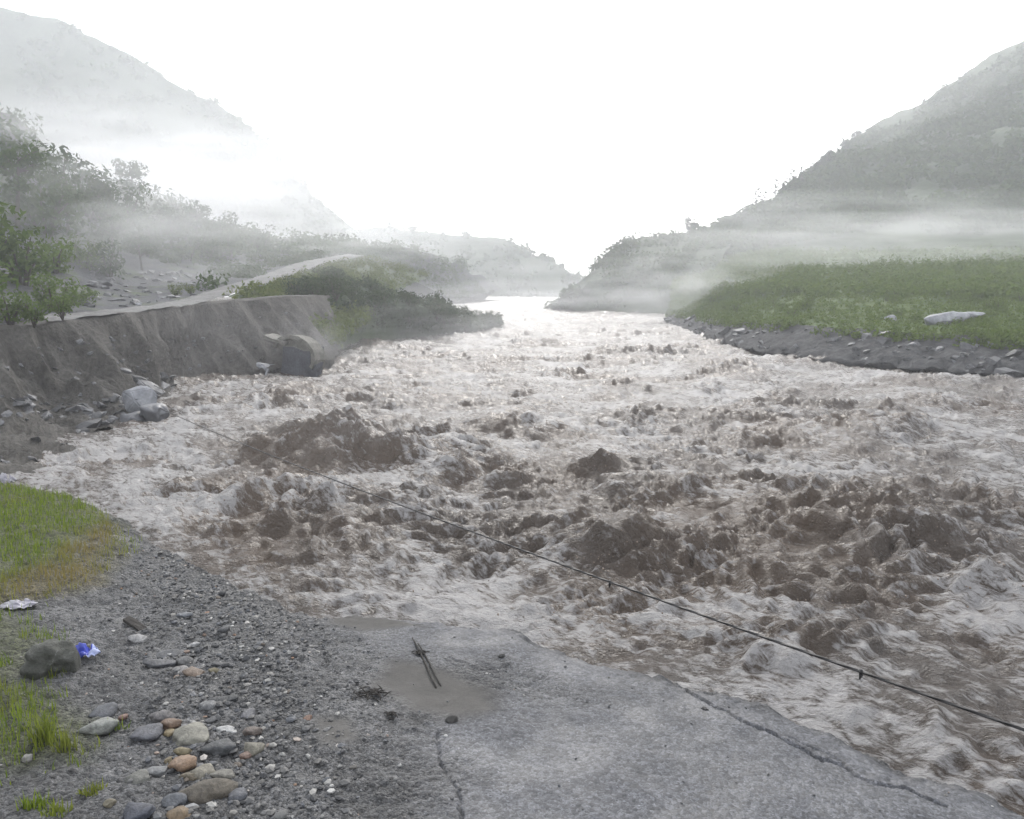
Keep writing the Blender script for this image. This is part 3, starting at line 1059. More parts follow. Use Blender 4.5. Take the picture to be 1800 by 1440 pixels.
# shrubs hanging over the earth bank
for i, (px, py, s, lab) in enumerate([(20, 575, .8, "green shrub hanging over the dark earth bank"), (60, 572, .6, "small green shrub at the top of the earth gully"), (110, 560, .45, "low tuft of shrub at the road's cut end"),
                                      (-40, 580, .9, "shrub at the frame edge on the bank top"), (310, 522, .45, "yellowish low shrub beside the pale road"), (335, 518, .4, "low yellow green shrub between road and rubble")]):
    p = hit(BV_LH, px, py) or at_dist(px, py, 32)
    plant("bank_shrub", 'shrub', i % 4, p, s, MAT_LEAF if i < 4 else MAT_LIGHTBUSH, lab, "shrub", "shrubs on top of the cut bank")

# knoll bushes
rg = np.random.default_rng(5)
pts = sample(P_kn, 80, 0.04, 0.97, 0.22, 0.66, rg)
for i, q in enumerate(pts):
    t = (q[0] - P_kn[..., 0].min()) / np.ptp(P_kn[..., 0])
    pale = q[0] < -17 and q[2] > 3.2
    plant("knoll_bush", 'shrub', i % 4, Vector(q) - Vector((0, 0, 0.3)), float(rg.uniform(0.65, 1.15)) * (1.0 - 0.3 * t), MAT_LIGHTBUSH if pale else MAT_BUSH,
          "pale green bush near the top of the knoll" if pale else "dark bush on the knoll beside the river", "bush", "pale bushes on the knoll" if pale else "dark bushes on the knoll")

# terrace shrubs
rg = np.random.default_rng(8)
pts = sample(P_te, 46, 0.12, 0.86, 0.05, 0.7, rg)
for i, q in enumerate(pts):
    plant("terrace_shrub", 'shrub', i % 4, Vector(q) - Vector((0, 0, 0.15)), float(rg.uniform(0.26, 0.44)) * (0.75 + q[1] / 120), MAT_MEADOW,
          "low green shrub scattered over the terrace meadow", "shrub", "shrubs on the terrace meadow")

# pines and trees along the mountain ridge
RT = [(1212, 405, 0.75, 'tree', "lone broad tree on the flat shoulder of the spur"), (1330, 375, .95, 'pine', "lowest pine of the ridge row above the mist"), (1343, 366, .8, 'pine', "second pine up the misty ridge"), (1362, 352, .95, 'pine', "third pine up the misty ridge"), (1378, 345, .85, 'pine', "fourth pine up the misty ridge"),
      (1392, 335, .95, 'pine', "fifth pine up the misty ridge"), (1408, 325, .85, 'pine', "sixth pine up the misty ridge"), (1425, 312, .8, 'pine', "seventh pine up the misty ridge"), (1440, 300, .8, 'tree', "leaning tree on the ridge beyond the pines"), (1452, 292, 1.0, 'tree', "spreading tree sticking out above the ridge"),
      (1486, 262, .8, 'tree', "rounded tree at the knee of the ridge"), (1503, 247, .8, 'tree', "uppermost clear tree before the ridge enters cloud")]
for i, (px, py, s, kd_, lab) in enumerate(RT):
    p = hit(BV_MT, px, py + 8) or hit(BV_SP, px, py + 8) or at_dist(px, py + 6, 195)
    plant("ridge_tree", kd_, i % 3, p - Vector((0, 0, 0.5)), s * 0.9, MAT_PINE, lab, "tree", "trees along the mountain ridge")


# woods that read as one mass
def woods(name, P, n, rad, per, size, seed, label, u0=0, u1=1, v0=0, v1=1, mat=None, thr=-0.25):
    rg = np.random.default_rng(seed)
    q = sample(P, n, u0, u1, v0, v1, rg)
    dens = fbm(q[:, 0] / 22, q[:, 1] / 22 + q[:, 2] / 15, 3, seed)
    q = q[dens > thr]
    r = rad * rg.uniform(0.5, 1.3, len(q))
    q[:, 2] += r * 0.45
    q = q[q[:, 2] > 0.0]
    r = r[:len(q)]
    m = leaf_mesh(name, q, r, per, size, 0.9, seed)
    o = obj(name, m, mat or MAT_FOREST)
    tag(o, label, "woods", kind="stuff")
    return o


woods("mountain_woods", P_mt, 2800, 1.7, 24, 0.80, 61, "grey green woods covering the mountain behind the terrace", 0.02, 0.85, 0.1, 0.86)
woods("terrace_growth", P_te, 9000, 0.30, 12, 0.11, 66, "rank green growth covering the terrace meadow", 0.0, 0.88, 0.0, 0.95, MAT_MEADOW, -9)
woods("meadow_scrub", P_te, 4200, 0.75, 12, 0.28, 69, "hazy scrub at the back of the terrace meadow", 0.0, 0.88, 0.35, 1.0, MAT_MEADOW, -9)
woods("bank_growth", P_rb, 420, 0.45, 16, 0.15, 68, "green growth hanging over the top of the stony bank", 0.0, 0.9, 0.72, 1.0, MAT_MEADOW)
woods("spur_scrub", P_sp, 500, 1.2, 22, 0.40, 62, "hazy scrub on the spur falling to the river", 0, 1, 0.08, 0.85)
woods("shoulder_scrub", P_sh, 800, 0.6, 22, 0.18, 67, "pale green scrub on the slope under the climbing road", 0, 1, 0.05, 1.0, MAT_LIGHTBUSH, -9)
woods("roadside_scrub", P_lh, 520, 0.8, 24, 0.22, 70, "grey green scrub beside the climbing road", 0.5, 1.0, 0.02, 0.7)
woods("hillfoot_scrub", P_lh, 900, 0.7, 20, 0.22, 72, "grey green scrub at the foot of the hill beyond the knoll", 0.76, 1.0, 0.0, 0.6, None, -9)
woods("knoll_scrub", P_kn, 700, 0.55, 22, 0.16, 71, "dark scrub filling the knoll between its bushes", 0.0, 1.0, 0.15, 0.75, MAT_BUSH)
woods("hillside_woods", P_lh, 700, 1.6, 26, 0.42, 63, "pale misty woods on the hillside above the road", 0.0, 0.95, 0.42, 0.88)
woods("far_woods", P_fh, 500, 2.2, 16, 1.3, 64, "faint woods on the hill at the valley head", 0, 1, 0.1, 0.85)
woods("ridge_woods", P_lm, 700, 2.6, 16, 1.6, 65, "faint woods on the ridge in the clouds", 0.25, 0.95, 0.1, 0.84)

# ------------------------------------------------------------------ grass
def grass_mesh(name, xy, hmin, hmax, width, seed, lean=0.45):
    rg = np.random.default_rng(seed)
    n = len(xy)
    z = ground_h(xy[:, 0], xy[:, 1])[0]
    h = hmin + (hmax - hmin) * rg.random(n) ** 1.7
    a = rg.random(n) * 2 * np.pi
    dx, dy = np.cos(a), np.sin(a)
    la = rg.random(n) * 2 * np.pi
    ln = h * lean * rg.random(n)
    lx, ly = np.cos(la) * ln, np.sin(la) * ln
    w = width * (0.6 + 0.8 * rg.random(n))
    b = np.stack([xy[:, 0], xy[:, 1], z - 0.02], 1)
    side = np.stack([dx * w, dy * w, np.zeros(n)], 1)
    mid = b + np.stack([lx * 0.35, ly * 0.35, h * 0.55], 1)
    tip = b + np.stack([lx, ly, h], 1)
    V = np.stack([b - side, b + side, mid + side * 0.75, mid - side * 0.75, tip, tip], 1)[:, :5].reshape(-1, 3)
    i = np.arange(n)[:, None] * 5
    tr = np.concatenate([i + np.array([0, 1, 2]), i + np.array([0, 2, 3]), i + np.array([3, 2, 4])], 0)
    m = mesh_np(name, V, tr, False)
    set_attr(m, "shade", np.repeat(rg.random(n), 5))
    dry = poly_soft(xy[:, 0], xy[:, 1], GRASS_DRY, 0.5) + 0.35 * sstep(0.0, 0.6, fbm(xy[:, 0] * 0.7, xy[:, 1] * 0.7, 3, 83))
    set_attr(m, "dry", np.repeat(np.clip(dry, 0, 1), 5))
    return m


M = Mat("grass_blade")
s = M.attr("shade", 'Fac')
dr = M.attr("dry", 'Fac')
gcol = M.mix(s, (0.085, 0.140, 0.016, 1), (0.22, 0.28, 0.035, 1))
gcol = M.mix(M.math('MULTIPLY', dr, 0.8), gcol, (0.23, 0.17, 0.070, 1))
d = M.n("ShaderNodeBsdfDiffuse")
t = M.n("ShaderNodeBsdfTranslucent")
g = M.n("ShaderNodeMixShader")
M.set(d, 'Color', gcol)
M.set(t, 'Color', gcol)
g.inputs[0].default_value = 0.4
M.t.links.new(d.outputs[0], g.inputs[1])
M.t.links.new(t.outputs[0], g.inputs[2])
M.t.links.new(g.outputs[0], M.out.inputs['Surface'])
MAT_GRASS = M.m


def scatter_poly(poly, n, seed, thr=-9, soft=0.3):
    rg = np.random.default_rng(seed)
    a = np.array(poly)
    lo, hi = a.min(0), a.max(0)
    lo = np.maximum(lo, [-17, 3])
    q = lo + (hi - lo) * rg.random((n, 2))
    w = poly_soft(q[:, 0], q[:, 1], poly, soft)
    k = (rg.random(n) < w) & (shore_dist(q[:, 0], q[:, 1]) > 0.12 + 0.25 * rg.random(n)) & (fbm(q[:, 0] * 1.2, q[:, 1] * 1.2, 3, seed) > thr) & (np.abs(np.arctan2(q[:, 0], q[:, 1])) < 0.66)
    return q[k]


q = scatter_poly(GRASS_A, 150000, 91, -0.6, 0.8)
tag(obj("bank_grass", grass_mesh("bank_grass", q, 0.05, 0.24, 0.006, 92), MAT_GRASS), "bright green grass tongue at the water's edge with dry brown rim", "grass", kind="stuff")
q = scatter_poly(GRASS_B, 26000, 93, -0.1, 0.3)
tag(obj("verge_grass", grass_mesh("verge_grass", q, 0.04, 0.22, 0.005, 94), MAT_GRASS), "thin patchy grass on the stony verge by the boulder", "grass", kind="stuff")
# tall tufts one can pick out
for i, (px, py, n, h, lab) in enumerate([(82, 1310, 34, .42, "tall bright tuft of grass on the stony verge"), (118, 1322, 26, .30, "short leafy green tuft beside the tallest tuft"), (100, 1192, 14, .20, "small tuft at the foot of the mossy boulder"),
                                         (60, 1420, 30, .18, "low green tuft near the bottom corner"), (160, 1395, 30, .13, "flat green tuft between the lowest stones"), (205, 1280, 16, .16, "small tuft beside the white oval stone"), (100, 1432, 26, .16, "low tuft at the bottom edge of the verge")]):
    p = ground_pt(px, py)
    rg = np.random.default_rng(400 + i)
    xy = np.array([p.x, p.y]) + np.clip(rg.normal(size=(n * 3, 2)), -1.5, 1.5) * np.array([0.06, 0.05])
    m = grass_mesh("grass_tuft", xy, h * 0.4, h, 0.006, 500 + i, 0.55)
    m.transform(Matrix.Translation(-p))
    o = obj("grass_tuft", m, MAT_GRASS, loc=p)
    tag(o, lab, "grass tuft", "grass tufts on the stony verge")

# ------------------------------------------------------------------ stones
def pebble_mesh(name, seed, sub=2, flat=0.6, amp=0.18, square=0.0, cuts=4):
    bm = bmesh.new()
    bmesh.ops.create_icosphere(bm, subdivisions=sub, radius=1.0)
    rg = random.Random(seed)
    ox, oy, oz = (rg.uniform(-50, 50) for _ in range(3))
    from mathutils import noise as mn
    for v in bm.verts:
        c = v.co.copy()
        k = 1 + amp * mn.noise(Vector((c.x + ox, c.y + oy, c.z + oz))) + 0.5 * amp * mn.noise(Vector((c.x * 2.3 + oy, c.y * 2.3 + oz, c.z * 2.3)))
        if square:
            mx = max(abs(c.x), abs(c.y), abs(c.z))
            k *= (1 - square) + square / (mx ** 0.5)
        v.co = c * k
    for _ in range(cuts):          # a few flattened faces
        n = Vector((rg.gauss(0, 1), rg.gauss(0, 1), rg.gauss(0, 1))).normalized()
        d0 = rg.uniform(0.66, 0.88)
        for v in bm.verts:
            e = v.co.dot(n) - d0
            if e > 0:
                v.co -= n * e * 0.85
    m = bpy.data.meshes.new(name)
    bm.to_mesh(m)
    bm.free()
    m.polygons.foreach_set("use_smooth", [True] * len(m.polygons))
    return m


def hull_mesh(name, seed, n=16, flat=1.0):
    rg = random.Random(seed)
    bm = bmesh.new()
    for _ in range(n):
        v = Vector((rg.gauss(0, 1), rg.gauss(0, 1), rg.gauss(0, 1))).normalized() * rg.uniform(0.8, 1.05)
        v.z *= flat
        bm.verts.new(v)
    r = bmesh.ops.convex_hull(bm, input=bm.verts[:])
    junk = [e for e in r['geom_interior'] + r['geom_unused'] if isinstance(e, bmesh.types.BMVert)]
    bmesh.ops.delete(bm, geom=list(set(junk)), context='VERTS')
    m = bpy.data.meshes.new(name)
    bm.to_mesh(m)
    bm.free()
    return m


PEB = [pebble_mesh("pebble", 700 + i, 3, amp=0.42, square=0.2 * (i % 3)) for i in range(7)]
SLAB = [pebble_mesh("slab", 750 + i, 3, amp=0.5, square=0.8, cuts=9) for i in range(5)]
HULL = [hull_mesh("rock", 800 + i, 14) for i in range(8)]


def stone_mat(name, rgb, k=0.44, rough=0.62):
    g_ = sum(rgb) / 3.0
    a = lin(*[c * 0.58 + g_ * 0.42 - 8 for c in rgb], k)
    lo = tuple(c * 0.62 for c in a[:3]) + (1,)
    hi = tuple(min(1, c * 1.3) for c in a[:3]) + (1,)
    return rock_mat(name, lo, hi, None, 9.0, rough, 0.06, 0.5)


STONES = [  # px, py, w px, h px, colour, shape, flatness, label
    (359, 1395, 80, 36, (128, 114, 92), 'p', .50, "largest smooth olive brown cobble near the bottom edge"),
    (317, 1344, 48, 27, (196, 148, 104), 's', .50, "bright orange wedge shaped cobble"),
    (354, 1363, 42, 22, (168, 158, 130), 'p', .50, "cream cobble resting on the largest brown cobble"),
    (331, 1368, 32, 16, (140, 122, 88), 'p', .50, "small brown cobble tucked against the cream cobble"),
    (388, 1367, 34, 18, (150, 145, 128), 'p', .50, "speckled grey tan cobble behind the largest cobble"),
    (415, 1398, 30, 27, (120, 124, 136), 'p', .70, "blue grey rounded cobble right beside the largest cobble"),
    (302, 1410, 38, 25, (118, 124, 134), 'p', .60, "banded blue grey cobble below the orange wedge"),
    (235, 1433, 44, 26, (92, 98, 118), 's', .45, "dark blue slate cobble at the bottom edge"),
    (317, 1434, 36, 20, (172, 136, 88), 'p', .55, "orange tan cobble cut by the bottom edge"),
    (334, 1423, 24, 9, (200, 202, 204), 'p', .40, "small white flat cobble near the bottom edge"),
    (333, 1297, 56, 32, (164, 160, 138), 's', .35, "pale olive slab cobble in the upper stone cluster"),
    (297, 1278, 34, 17, (164, 122, 88), 's', .50, "rust brown cobble above the pale olive slab"),
    (296, 1291, 17, 12, (180, 152, 90), 'p', .60, "little yellow cobble beside the pale olive slab"),
    (254, 1294, 52, 26, (112, 114, 126), 's', .35, "slate blue flat cobble with dark underside"),
    (282, 1262, 34, 19, (138, 132, 132), 'p', .55, "purplish grey cobble above the rust brown cobble"),
    (398, 1284, 32, 9, (212, 212, 210), 's', .35, "white elongated chip of stone in grey gravel"),
    (441, 1289, 32, 16, (138, 116, 102), 's', .50, "reddish brown cobble at the gravel's edge"),
    (444, 1320, 30, 22, (156, 148, 122), 's', .70, "blocky tan cobble under the reddish brown cobble"),
    (379, 1317, 46, 24, (92, 96, 100), 'p', .50, "dark grey oval cobble between the two stone clusters"),
    (341, 1186, 32, 20, (164, 132, 104), 's', .45, "peach coloured cobble in the upper gravel"),
    (316, 1179, 34, 14, (158, 150, 148), 's', .40, "pinkish grey cobble touching the peach cobble"),
    (322, 1163, 22, 14, (150, 148, 146), 'p', .60, "pale grey round cobble above the peach cobble"),
    (277, 1167, 50, 16, (98, 100, 108), 's', .28, "dark flat slate lying in the upper gravel"),
    (290, 1152, 46, 13, (104, 106, 112), 's', .25, "second flat slate just behind the dark one"),
    (243, 1124, 30, 18, (198, 196, 194), 's', .55, "chalky white lump of stone near the black plank"),
    (338, 1134, 18, 8, (204, 204, 204), 'p', .45, "small white pebble near the water side gravel"),
    (365, 1242, 30, 15, (138, 140, 142), 'p', .50, "light grey pebble resting on black slate"),
    (388, 1234, 46, 14, (70, 74, 80), 's', .28, "black slate slab under the light grey pebble"),
    (434, 1253, 26, 17, (132, 132, 140), 's', .55, "lilac grey cobble alone in fine gravel"),
    (275, 1353, 36, 18, (156, 158, 158), 's', .40, "pale grey angular cobble left of the orange wedge"),
    (239, 1374, 38, 22, (138, 138, 126), 'p', .50, "olive grey rounded cobble near the flat tuft"),
    (322, 1082, 30, 10, (134, 140, 150), 's', .30, "bluish flat stone far up the gravel"),
    (164, 1281, 52, 23, (176, 180, 168), 'p', .50, "large smooth pale oval cobble beside the grass"),
    (178, 1251, 42, 22, (118, 122, 132), 's', .45, "blue grey cobble behind the pale oval cobble"),
    (190, 1416, 18, 11, (164, 150, 112), 'p', .60, "little tan pebble beside the flat tuft"),
    (375, 1185, 16, 9, (166, 150, 100), 'p', .50, "small ochre pebble right of the peach cobble"),
    (385, 1170, 30, 11, (84, 86, 92), 's', .35, "dark slate chip beside the ochre pebble"),
    (430, 1330, 20, 10, (172, 128, 104), 'p', .45, "small salmon pebble below the blocky tan cobble"),
    (296, 1332, 16, 12, (176, 150, 96), 'p', .60, "mustard pebble behind the orange wedge"),
    (322, 1325, 26, 12, (172, 152, 96), 's', .60, "yellow brown stone peeking over the orange wedge"),
    (215, 1262, 14, 9, (176, 120, 96), 'p', .60, "small brick red pebble in the verge gravel"),
    (793, 1268, 20, 14, (78, 74, 68), 'p', .75, "dark round clod alone on the grey silt"),
    (882, 1156, 12, 9, (70, 70, 66), 'p', .75, "small dark clod near the far edge of the asphalt"),
    (540, 1260, 16, 9, (172, 116, 84), 's', .50, "small orange chip on the dark gravel road"),
    (783, 1296, 8, 6, (225, 225, 222), 'p', .6, "tiny bright white pebble below the dark clod"),
    (1240, 1248, 10, 7, (60, 60, 62), 's', .6, "small black chip beside the long crack"),
    (45, 1334, 16, 18, (196, 190, 182), 's', .9, "small whitish stone upright in the thin grass"),
]
for i, (px, py, w, h, c, shp, fl, lab) in enumerate(STONES):
    p = ground_pt(px, py + h * 0.30)
    dist = math.sqrt(p.x ** 2 + p.y ** 2 + (CAM_Z - p.z) ** 2)
    sx = 0.5 * w * dist / F_PX
    rgn = random.Random(900 + i)
    src = (PEB if shp == 'p' else SLAB)[i % (7 if shp == 'p' else 5)].copy()
    src.materials.append(stone_mat("stone_%d" % i, c))
    sy = sx * min(1.0, max(0.55, 1.5 * h / w))
    hz = sx * fl * min(1.0, 1.6 * h / w + 0.25)
    src.transform(Matrix.Diagonal((sx, sy, hz, 1)))
    o = obj("cobble", src, None, loc=(p.x, p.y + sy * 0.4, ground_z(p.x, p.y + sy * 0.4) + hz * 0.18), rot=(rgn.uniform(-.12, .12), rgn.uniform(-.15, .15), rgn.uniform(-.25, .25)))
    tag(o, lab, "stone", "cobbles on the gravel shore")

# mossy boulder
bm_ = pebble_mesh("boulder", 951, 5, amp=0.34, square=0.1)
p = ground_pt(84, 1190)
dist = (p - Vector((0, 0, CAM_Z))).length
k = 0.5 * 80 * dist / F_PX
bm_.transform(Matrix.Diagonal((k, k * 0.85, k * 0.72, 1)))
MAT_BOULDER = rock_mat("mossy_rock", (0.026, 0.028, 0.020, 1), (0.075, 0.076, 0.066, 1), (0.22, 0.22, 0.215, 1), 7.0, 0.75, 0.0, 0.9)
tag(obj("boulder", bm_, MAT_BOULDER, loc=(p.x, p.y + k * 0.5, ground_z(p.x, p.y + k * .5) + k * 0.42), rot=(0, 0, 0.4)), "dark mossy round boulder on the grassy verge", "boulder")

# pebbles of the shore, largest ones picked apart, the finest as gravel
MAT_PEB = []
for i, (c, kk_) in enumerate([((120, 122, 126), .42), ((96, 98, 104), .42), ((150, 150, 148), .42), ((84, 86, 92), .42), ((138, 132, 122), .42), ((190, 190, 186), .42), ((150, 128, 104), .42)]):
    MAT_PEB.append(stone_mat("pebble_%d" % i, c, kk_))
small = []
for i in range(10):
    sm = pebble_mesh("pebble", 1000 + i, 1, amp=0.35, square=0.25 * (i % 3))
    for j, mt in enumerate(MAT_PEB):
        m2 = sm.copy()
        m2.materials.append(mt)
        small.append((m2, j))
rg = np.random.default_rng(77)


def shore_spots(n, seed):
    """picked in the world: dense on the stony strip, thin on the road"""
    r = np.random.default_rng(seed)
    q = np.stack([r.uniform(-9, 7, n), r.uniform(4.2, 17, n)], 1)
    d = shore_dist(q[:, 0], q[:, 1])
    asp_ = poly_soft(q[:, 0], q[:, 1], ASPHALT, 0.2)
    sil = np.maximum(poly_soft(q[:, 0], q[:, 1], SILT, 0.2), poly_soft(q[:, 0], q[:, 1], SILT2, 0.2))
    gr = poly_soft(q[:, 0], q[:, 1], GRASS_A, 0.3)
    strip = np.exp(-((q[:, 0] - (-0.37 * q[:, 1])) / (0.10 * q[:, 1] + 0.25)) ** 2)      # the cobble strip running away along the verge
    w = (0.16 + 0.84 * strip) * (1 - 0.90 * asp_) * (1 - 0.97 * sil) * (1 - 0.9 * gr) * (0.55 + 0.45 * sstep(-0.3, 0.4, fbm(q[:, 0] * 1.3, q[:, 1] * 1.3, 3, 88)))
    k = (d > 0.06) & (r.random(n) < w) & (np.abs(np.arctan2(q[:, 0], q[:, 1])) < 0.62)
    return q[k], strip[k]


q, st = shore_spots(1900, 5)
q, st = q[:295], st[:295]
for (x, y), s_ in zip(q, st):
    r_ = rg.uniform(0.022, 0.05) * (0.8 + 0.9 * s_ * rg.random())
    m2, j = small[int(rg.integers(0, len(small)))]
    if j in (5, 6) and rg.random() < 0.6:
        m2, j = small[int(rg.integers(0, 10)) * 7 + int(rg.integers(0, 4))]
    fl = rg.uniform(0.35, 0.7)
    obj("stone", m2, None, shore, loc=(x, y, ground_z(x, y) + r_ * fl * 0.35), rot=(rg.uniform(-.2, .2), rg.uniform(-.2, .2), rg.uniform(0, 6.28)), scale=(r_, r_ * rg.uniform(.6, .95), r_ * fl))


def ico_arr():
    bm = bmesh.new()
    bmesh.ops.create_icosphere(bm, subdivisions=1, radius=1.0)
    bm.verts.ensure_lookup_table()
    v = np.array([list(a.co) for a in bm.verts])
    f = np.array([[a.index for a in c.verts] for c in bm.faces])
    bm.free()
    return v, f


ICO_V, ICO_F = ico_arr()                      # 12 corners, 20 faces


def many_stones(name, xyz, r, flat, seed, jitter=0.28, smooth=False):
    rg = np.random.default_rng(seed)
    n = len(xyz)
    a = rg.random(n) * 6.283
    V = ICO_V[None] * (1 + jitter * rg.normal(size=(n, len(ICO_V), 1)))
    V = V * np.stack([r, r * rg.uniform(.55, 1, n), r * flat], 1)[:, None, :]
    c, s = np.cos(a)[:, None], np.sin(a)[:, None]
    x = V[..., 0] * c - V[..., 1] * s
    y = V[..., 0] * s + V[..., 1] * c
    V = np.stack([x, y, V[..., 2]], -1) + xyz[:, None, :]
    Fc = ICO_F[None] + (np.arange(n) * len(ICO_V))[:, None, None]
    m = mesh_np(name, V.reshape(-1, 3), Fc.reshape(-1, 3), smooth)
    set_attr(m, "shade", np.repeat(rg.random(n), len(ICO_V)))
    return m


def shade_mat(name, stops, rough=0.65):
    M = Mat(name)
    col = M.ramp(M.attr("shade", 'Fac'), stops)
    n = M.noise(M.pos(), 40, 4)
    cmb = M.n("ShaderNodeCombineColor")
    for i in range(3):
        M.set(cmb, i, M.mapr(n, 0.3, 0.7, 0.8, 1.2))
    M.principled(M.mix(1.0, col, cmb.outputs[0], 'MULTIPLY'), rough, M.bump(n, 0.4, 0.01), 0.45)
    return M.m


MAT_GRAVEL = shade_mat("gravel", [(0.0, lin(58, 60, 64, .42)), (0.35, lin(98, 99, 102, .42)), (0.6, lin(124, 122, 118, .42)), (0.78, lin(110, 114, 122, .42)), (0.9, lin(165, 162, 156, .42)), (0.97, lin(215, 214, 210, .5)), (1.0, lin(165, 125, 95, .42))])
q, st = shore_spots(60000, 6)
gz2 = ground_h(q[:, 0], q[:, 1])[0]
rr = rg.uniform(0.008, 0.024, len(q)) * (0.8 + 1.3 * st * rg.random(len(q)) ** 2)
print("gravel", len(q))
tag(obj("gravel", many_stones("gravel", np.column_stack([q, gz2 + rr * 0.2]), rr, rg.uniform(.4, .8, len(q)), 66), MAT_GRAVEL), "fine grey gravel strewn over the road end and shore", "gravel", kind="stuff")

q, st = shore_spots(16000, 16)
k = st > 0.35
q, st = q[k][:1500], st[k][:1500]
gz2 = ground_h(q[:, 0], q[:, 1])[0]
rr = rg.uniform(0.02, 0.055, len(q))
tag(obj("shingle", many_stones("shingle", np.column_stack([q, gz2 + rr * 0.15]), rr, rg.uniform(.3, .6, len(q)), 67, 0.16), MAT_GRAVEL), "mixed grey shingle between the cobbles along the verge", "shingle", kind="stuff")

# ------------------------------------------------------------------ rocks of the banks
MAT_BANKROCK = rock_mat("bank_rock", (0.04, 0.04, 0.043, 1), (0.11, 0.11, 0.113, 1), (0.24, 0.24, 0.24, 1), 1.4, 0.6, 0.6)
for m_ in HULL:
    m_.materials.append(MAT_BANKROCK)
rg = np.random.default_rng(21)
pts = sample(P_rb, 210, 0.03, 0.86, 0.16, 0.95, rg)
for q in pts:
    s_ = float(rg.uniform(0.10, 0.30)) * (2.2 if rg.random() < 0.14 else 1.0)
    obj("rock", HULL[int(rg.integers(0, 8))], None, right_bank, loc=q, rot=tuple(rg.uniform(-.6, .6, 2)) + (float(rg.uniform(0, 6.28)),), scale=(s_ * 1.35, s_, s_ * 0.7))
# rubble at the foot of the left bank
pts = sample(P_left, 150, 0.10, 0.66, 0.02, 0.30, rg)
for q in pts:
    s_ = float(rg.uniform(0.08, 0.26)) * (1.8 if rg.random() < 0.12 else 1.0)
    obj("rock", HULL[int(rg.integers(0, 8))], None, left_bank, loc=q, rot=tuple(rg.uniform(-.6, .6, 2)) + (float(rg.uniform(0, 6.28)),), scale=(s_ * 1.4, s_, s_ * 0.6))
pts = sample(P_left, 110, 0.15, 0.95, 0.30, 0.80, rg)
for q in pts:
    s_ = float(rg.uniform(0.06, 0.16))
    obj("rock", HULL[int(rg.integers(0, 8))], None, left_bank, loc=q, rot=tuple(rg.uniform(-.6, .6, 2)) + (float(rg.uniform(0, 6.28)),), scale=(s_ * 1.4, s_, s_ * 0.7))
# rubble above the road
pts = [hit(BV_LH, float(rg.uniform(150, 470)), float(rg.uniform(478, 540))) for _ in range(120)]
for q in pts:
    if q is None:
        continue
    s_ = float(rg.uniform(0.15, 0.45))
    obj("rock", HULL[int(rg.integers(0, 8))], None, left_hill, loc=q, rot=(0, 0, float(rg.uniform(0, 6.28))), scale=(s_ * 1.3, s_, s_ * 0.7))

MAT_PALE = rock_mat("pale_boulder", (0.13, 0.135, 0.15, 1), (0.27, 0.275, 0.29, 1), (0.40, 0.40, 0.41, 1), 1.2, 0.55, 0.05)
MAT_DARKB = rock_mat("dark_boulder", (0.06, 0.062, 0.068, 1), (0.12, 0.122, 0.13, 1), None, 1.2, 0.5, 0.05)


def big_rock(px, py, dist, w_px, h_px, seed, mat, label, shape='h', deep=0.8, rot=0.0, tilt=(0, 0), group=None):
    p = at_dist(px, py, dist)
    k = dist / F_PX
    m = hull_mesh("boulder", seed, 22) if shape == 'h' else pebble_mesh("boulder", seed, 4, amp=0.5, square=0.35, cuts=9)
    m.transform(Matrix.Diagonal((w_px * 0.5 * k, w_px * 0.5 * k * deep, h_px * 0.5 * k, 1)))
    m.materials.append(mat)
    if shape == 'h':
        bm = bmesh.new()
        bm.from_mesh(m)
        bmesh.ops.bevel(bm, geom=bm.edges[:], offset=0.03 * w_px * k, segments=2, affect='EDGES')
        bm.to_mesh(m)
        bm.free()
    o = obj("boulder", m, None, loc=p, rot=(tilt[0], tilt[1], rot))
    tag(o, label, "boulder", group)
    return o


big_rock(248, 705, 30.5, 72, 64, 1101, MAT_PALE, "large whitish jagged boulder against the cut bank", 'h', 0.7, 0.3, (0, 0.25), "boulders at the foot of the cut bank")
big_rock(272, 727, 29.6, 48, 46, 1102, MAT_DARKB, "smooth dark grey boulder in front of the whitish boulder", 'p', 0.9, 0.5, (0, 0), "boulders at the foot of the cut bank")
big_rock(232, 737, 29.3, 50, 24, 1103, MAT_DARKB, "low grey boulder left of the smooth dark one", 'p', 0.8, 0.1, (0, 0), "boulders at the foot of the cut bank")
big_rock(192, 740, 29.0, 40, 20, 1104, MAT_DARKB, "flat dark boulder at the end of the boulder row", 'h', 0.8, 0.8, (0, 0), "boulders at the foot of the cut bank")
big_rock(160, 742, 28.6, 26, 16, 1105, MAT_DARKB, "small blackish boulder next to the rubble slope", 'h', 0.8, 1.8, (0, 0), "boulders at the foot of the cut bank")
for i, (px, py, w, h, lab) in enumerate([(245, 668, 46, 12, "slanting slate slab above the whitish boulder"), (262, 677, 50, 12, "middle slanting slab of the slate pile"), (275, 687, 40, 12, "lowest slanting slab of the slate pile"), (222, 652, 24, 10, "small slab at the top of the slate pile")]):
    big_rock(px, py, 34 - i * 0.6, w, h, 1120 + i, MAT_BANKROCK, lab, 'h', 0.7, 0.2, (0.2, 0.42), "slate slabs at the foot of the cut bank")
big_rock(458, 648, 44.5, 44, 24, 1130, MAT_PALE, "pale block at the waterline beside the broken culvert", 'h', 0.8, 0.2)
big_rock(1655, 562, 54, 72, 30, 1131, MAT_PALE, "long white boulder on the green terrace", 'p', 0.6, 0.1, (0, -0.15), "white boulders on the terrace")
big_rock(1706, 553, 56, 52, 12, 1132, MAT_PALE, "flat pale boulder behind the long white one", 'p', 0.6, 0.0, (0, -0.1), "white boulders on the terrace")
big_rock(1563, 560, 57, 22, 12, 1133, MAT_PALE, "small pale boulder left of the long white one", 'p', 0.8, 0.0, (0, 0), "white boulders on the terrace")
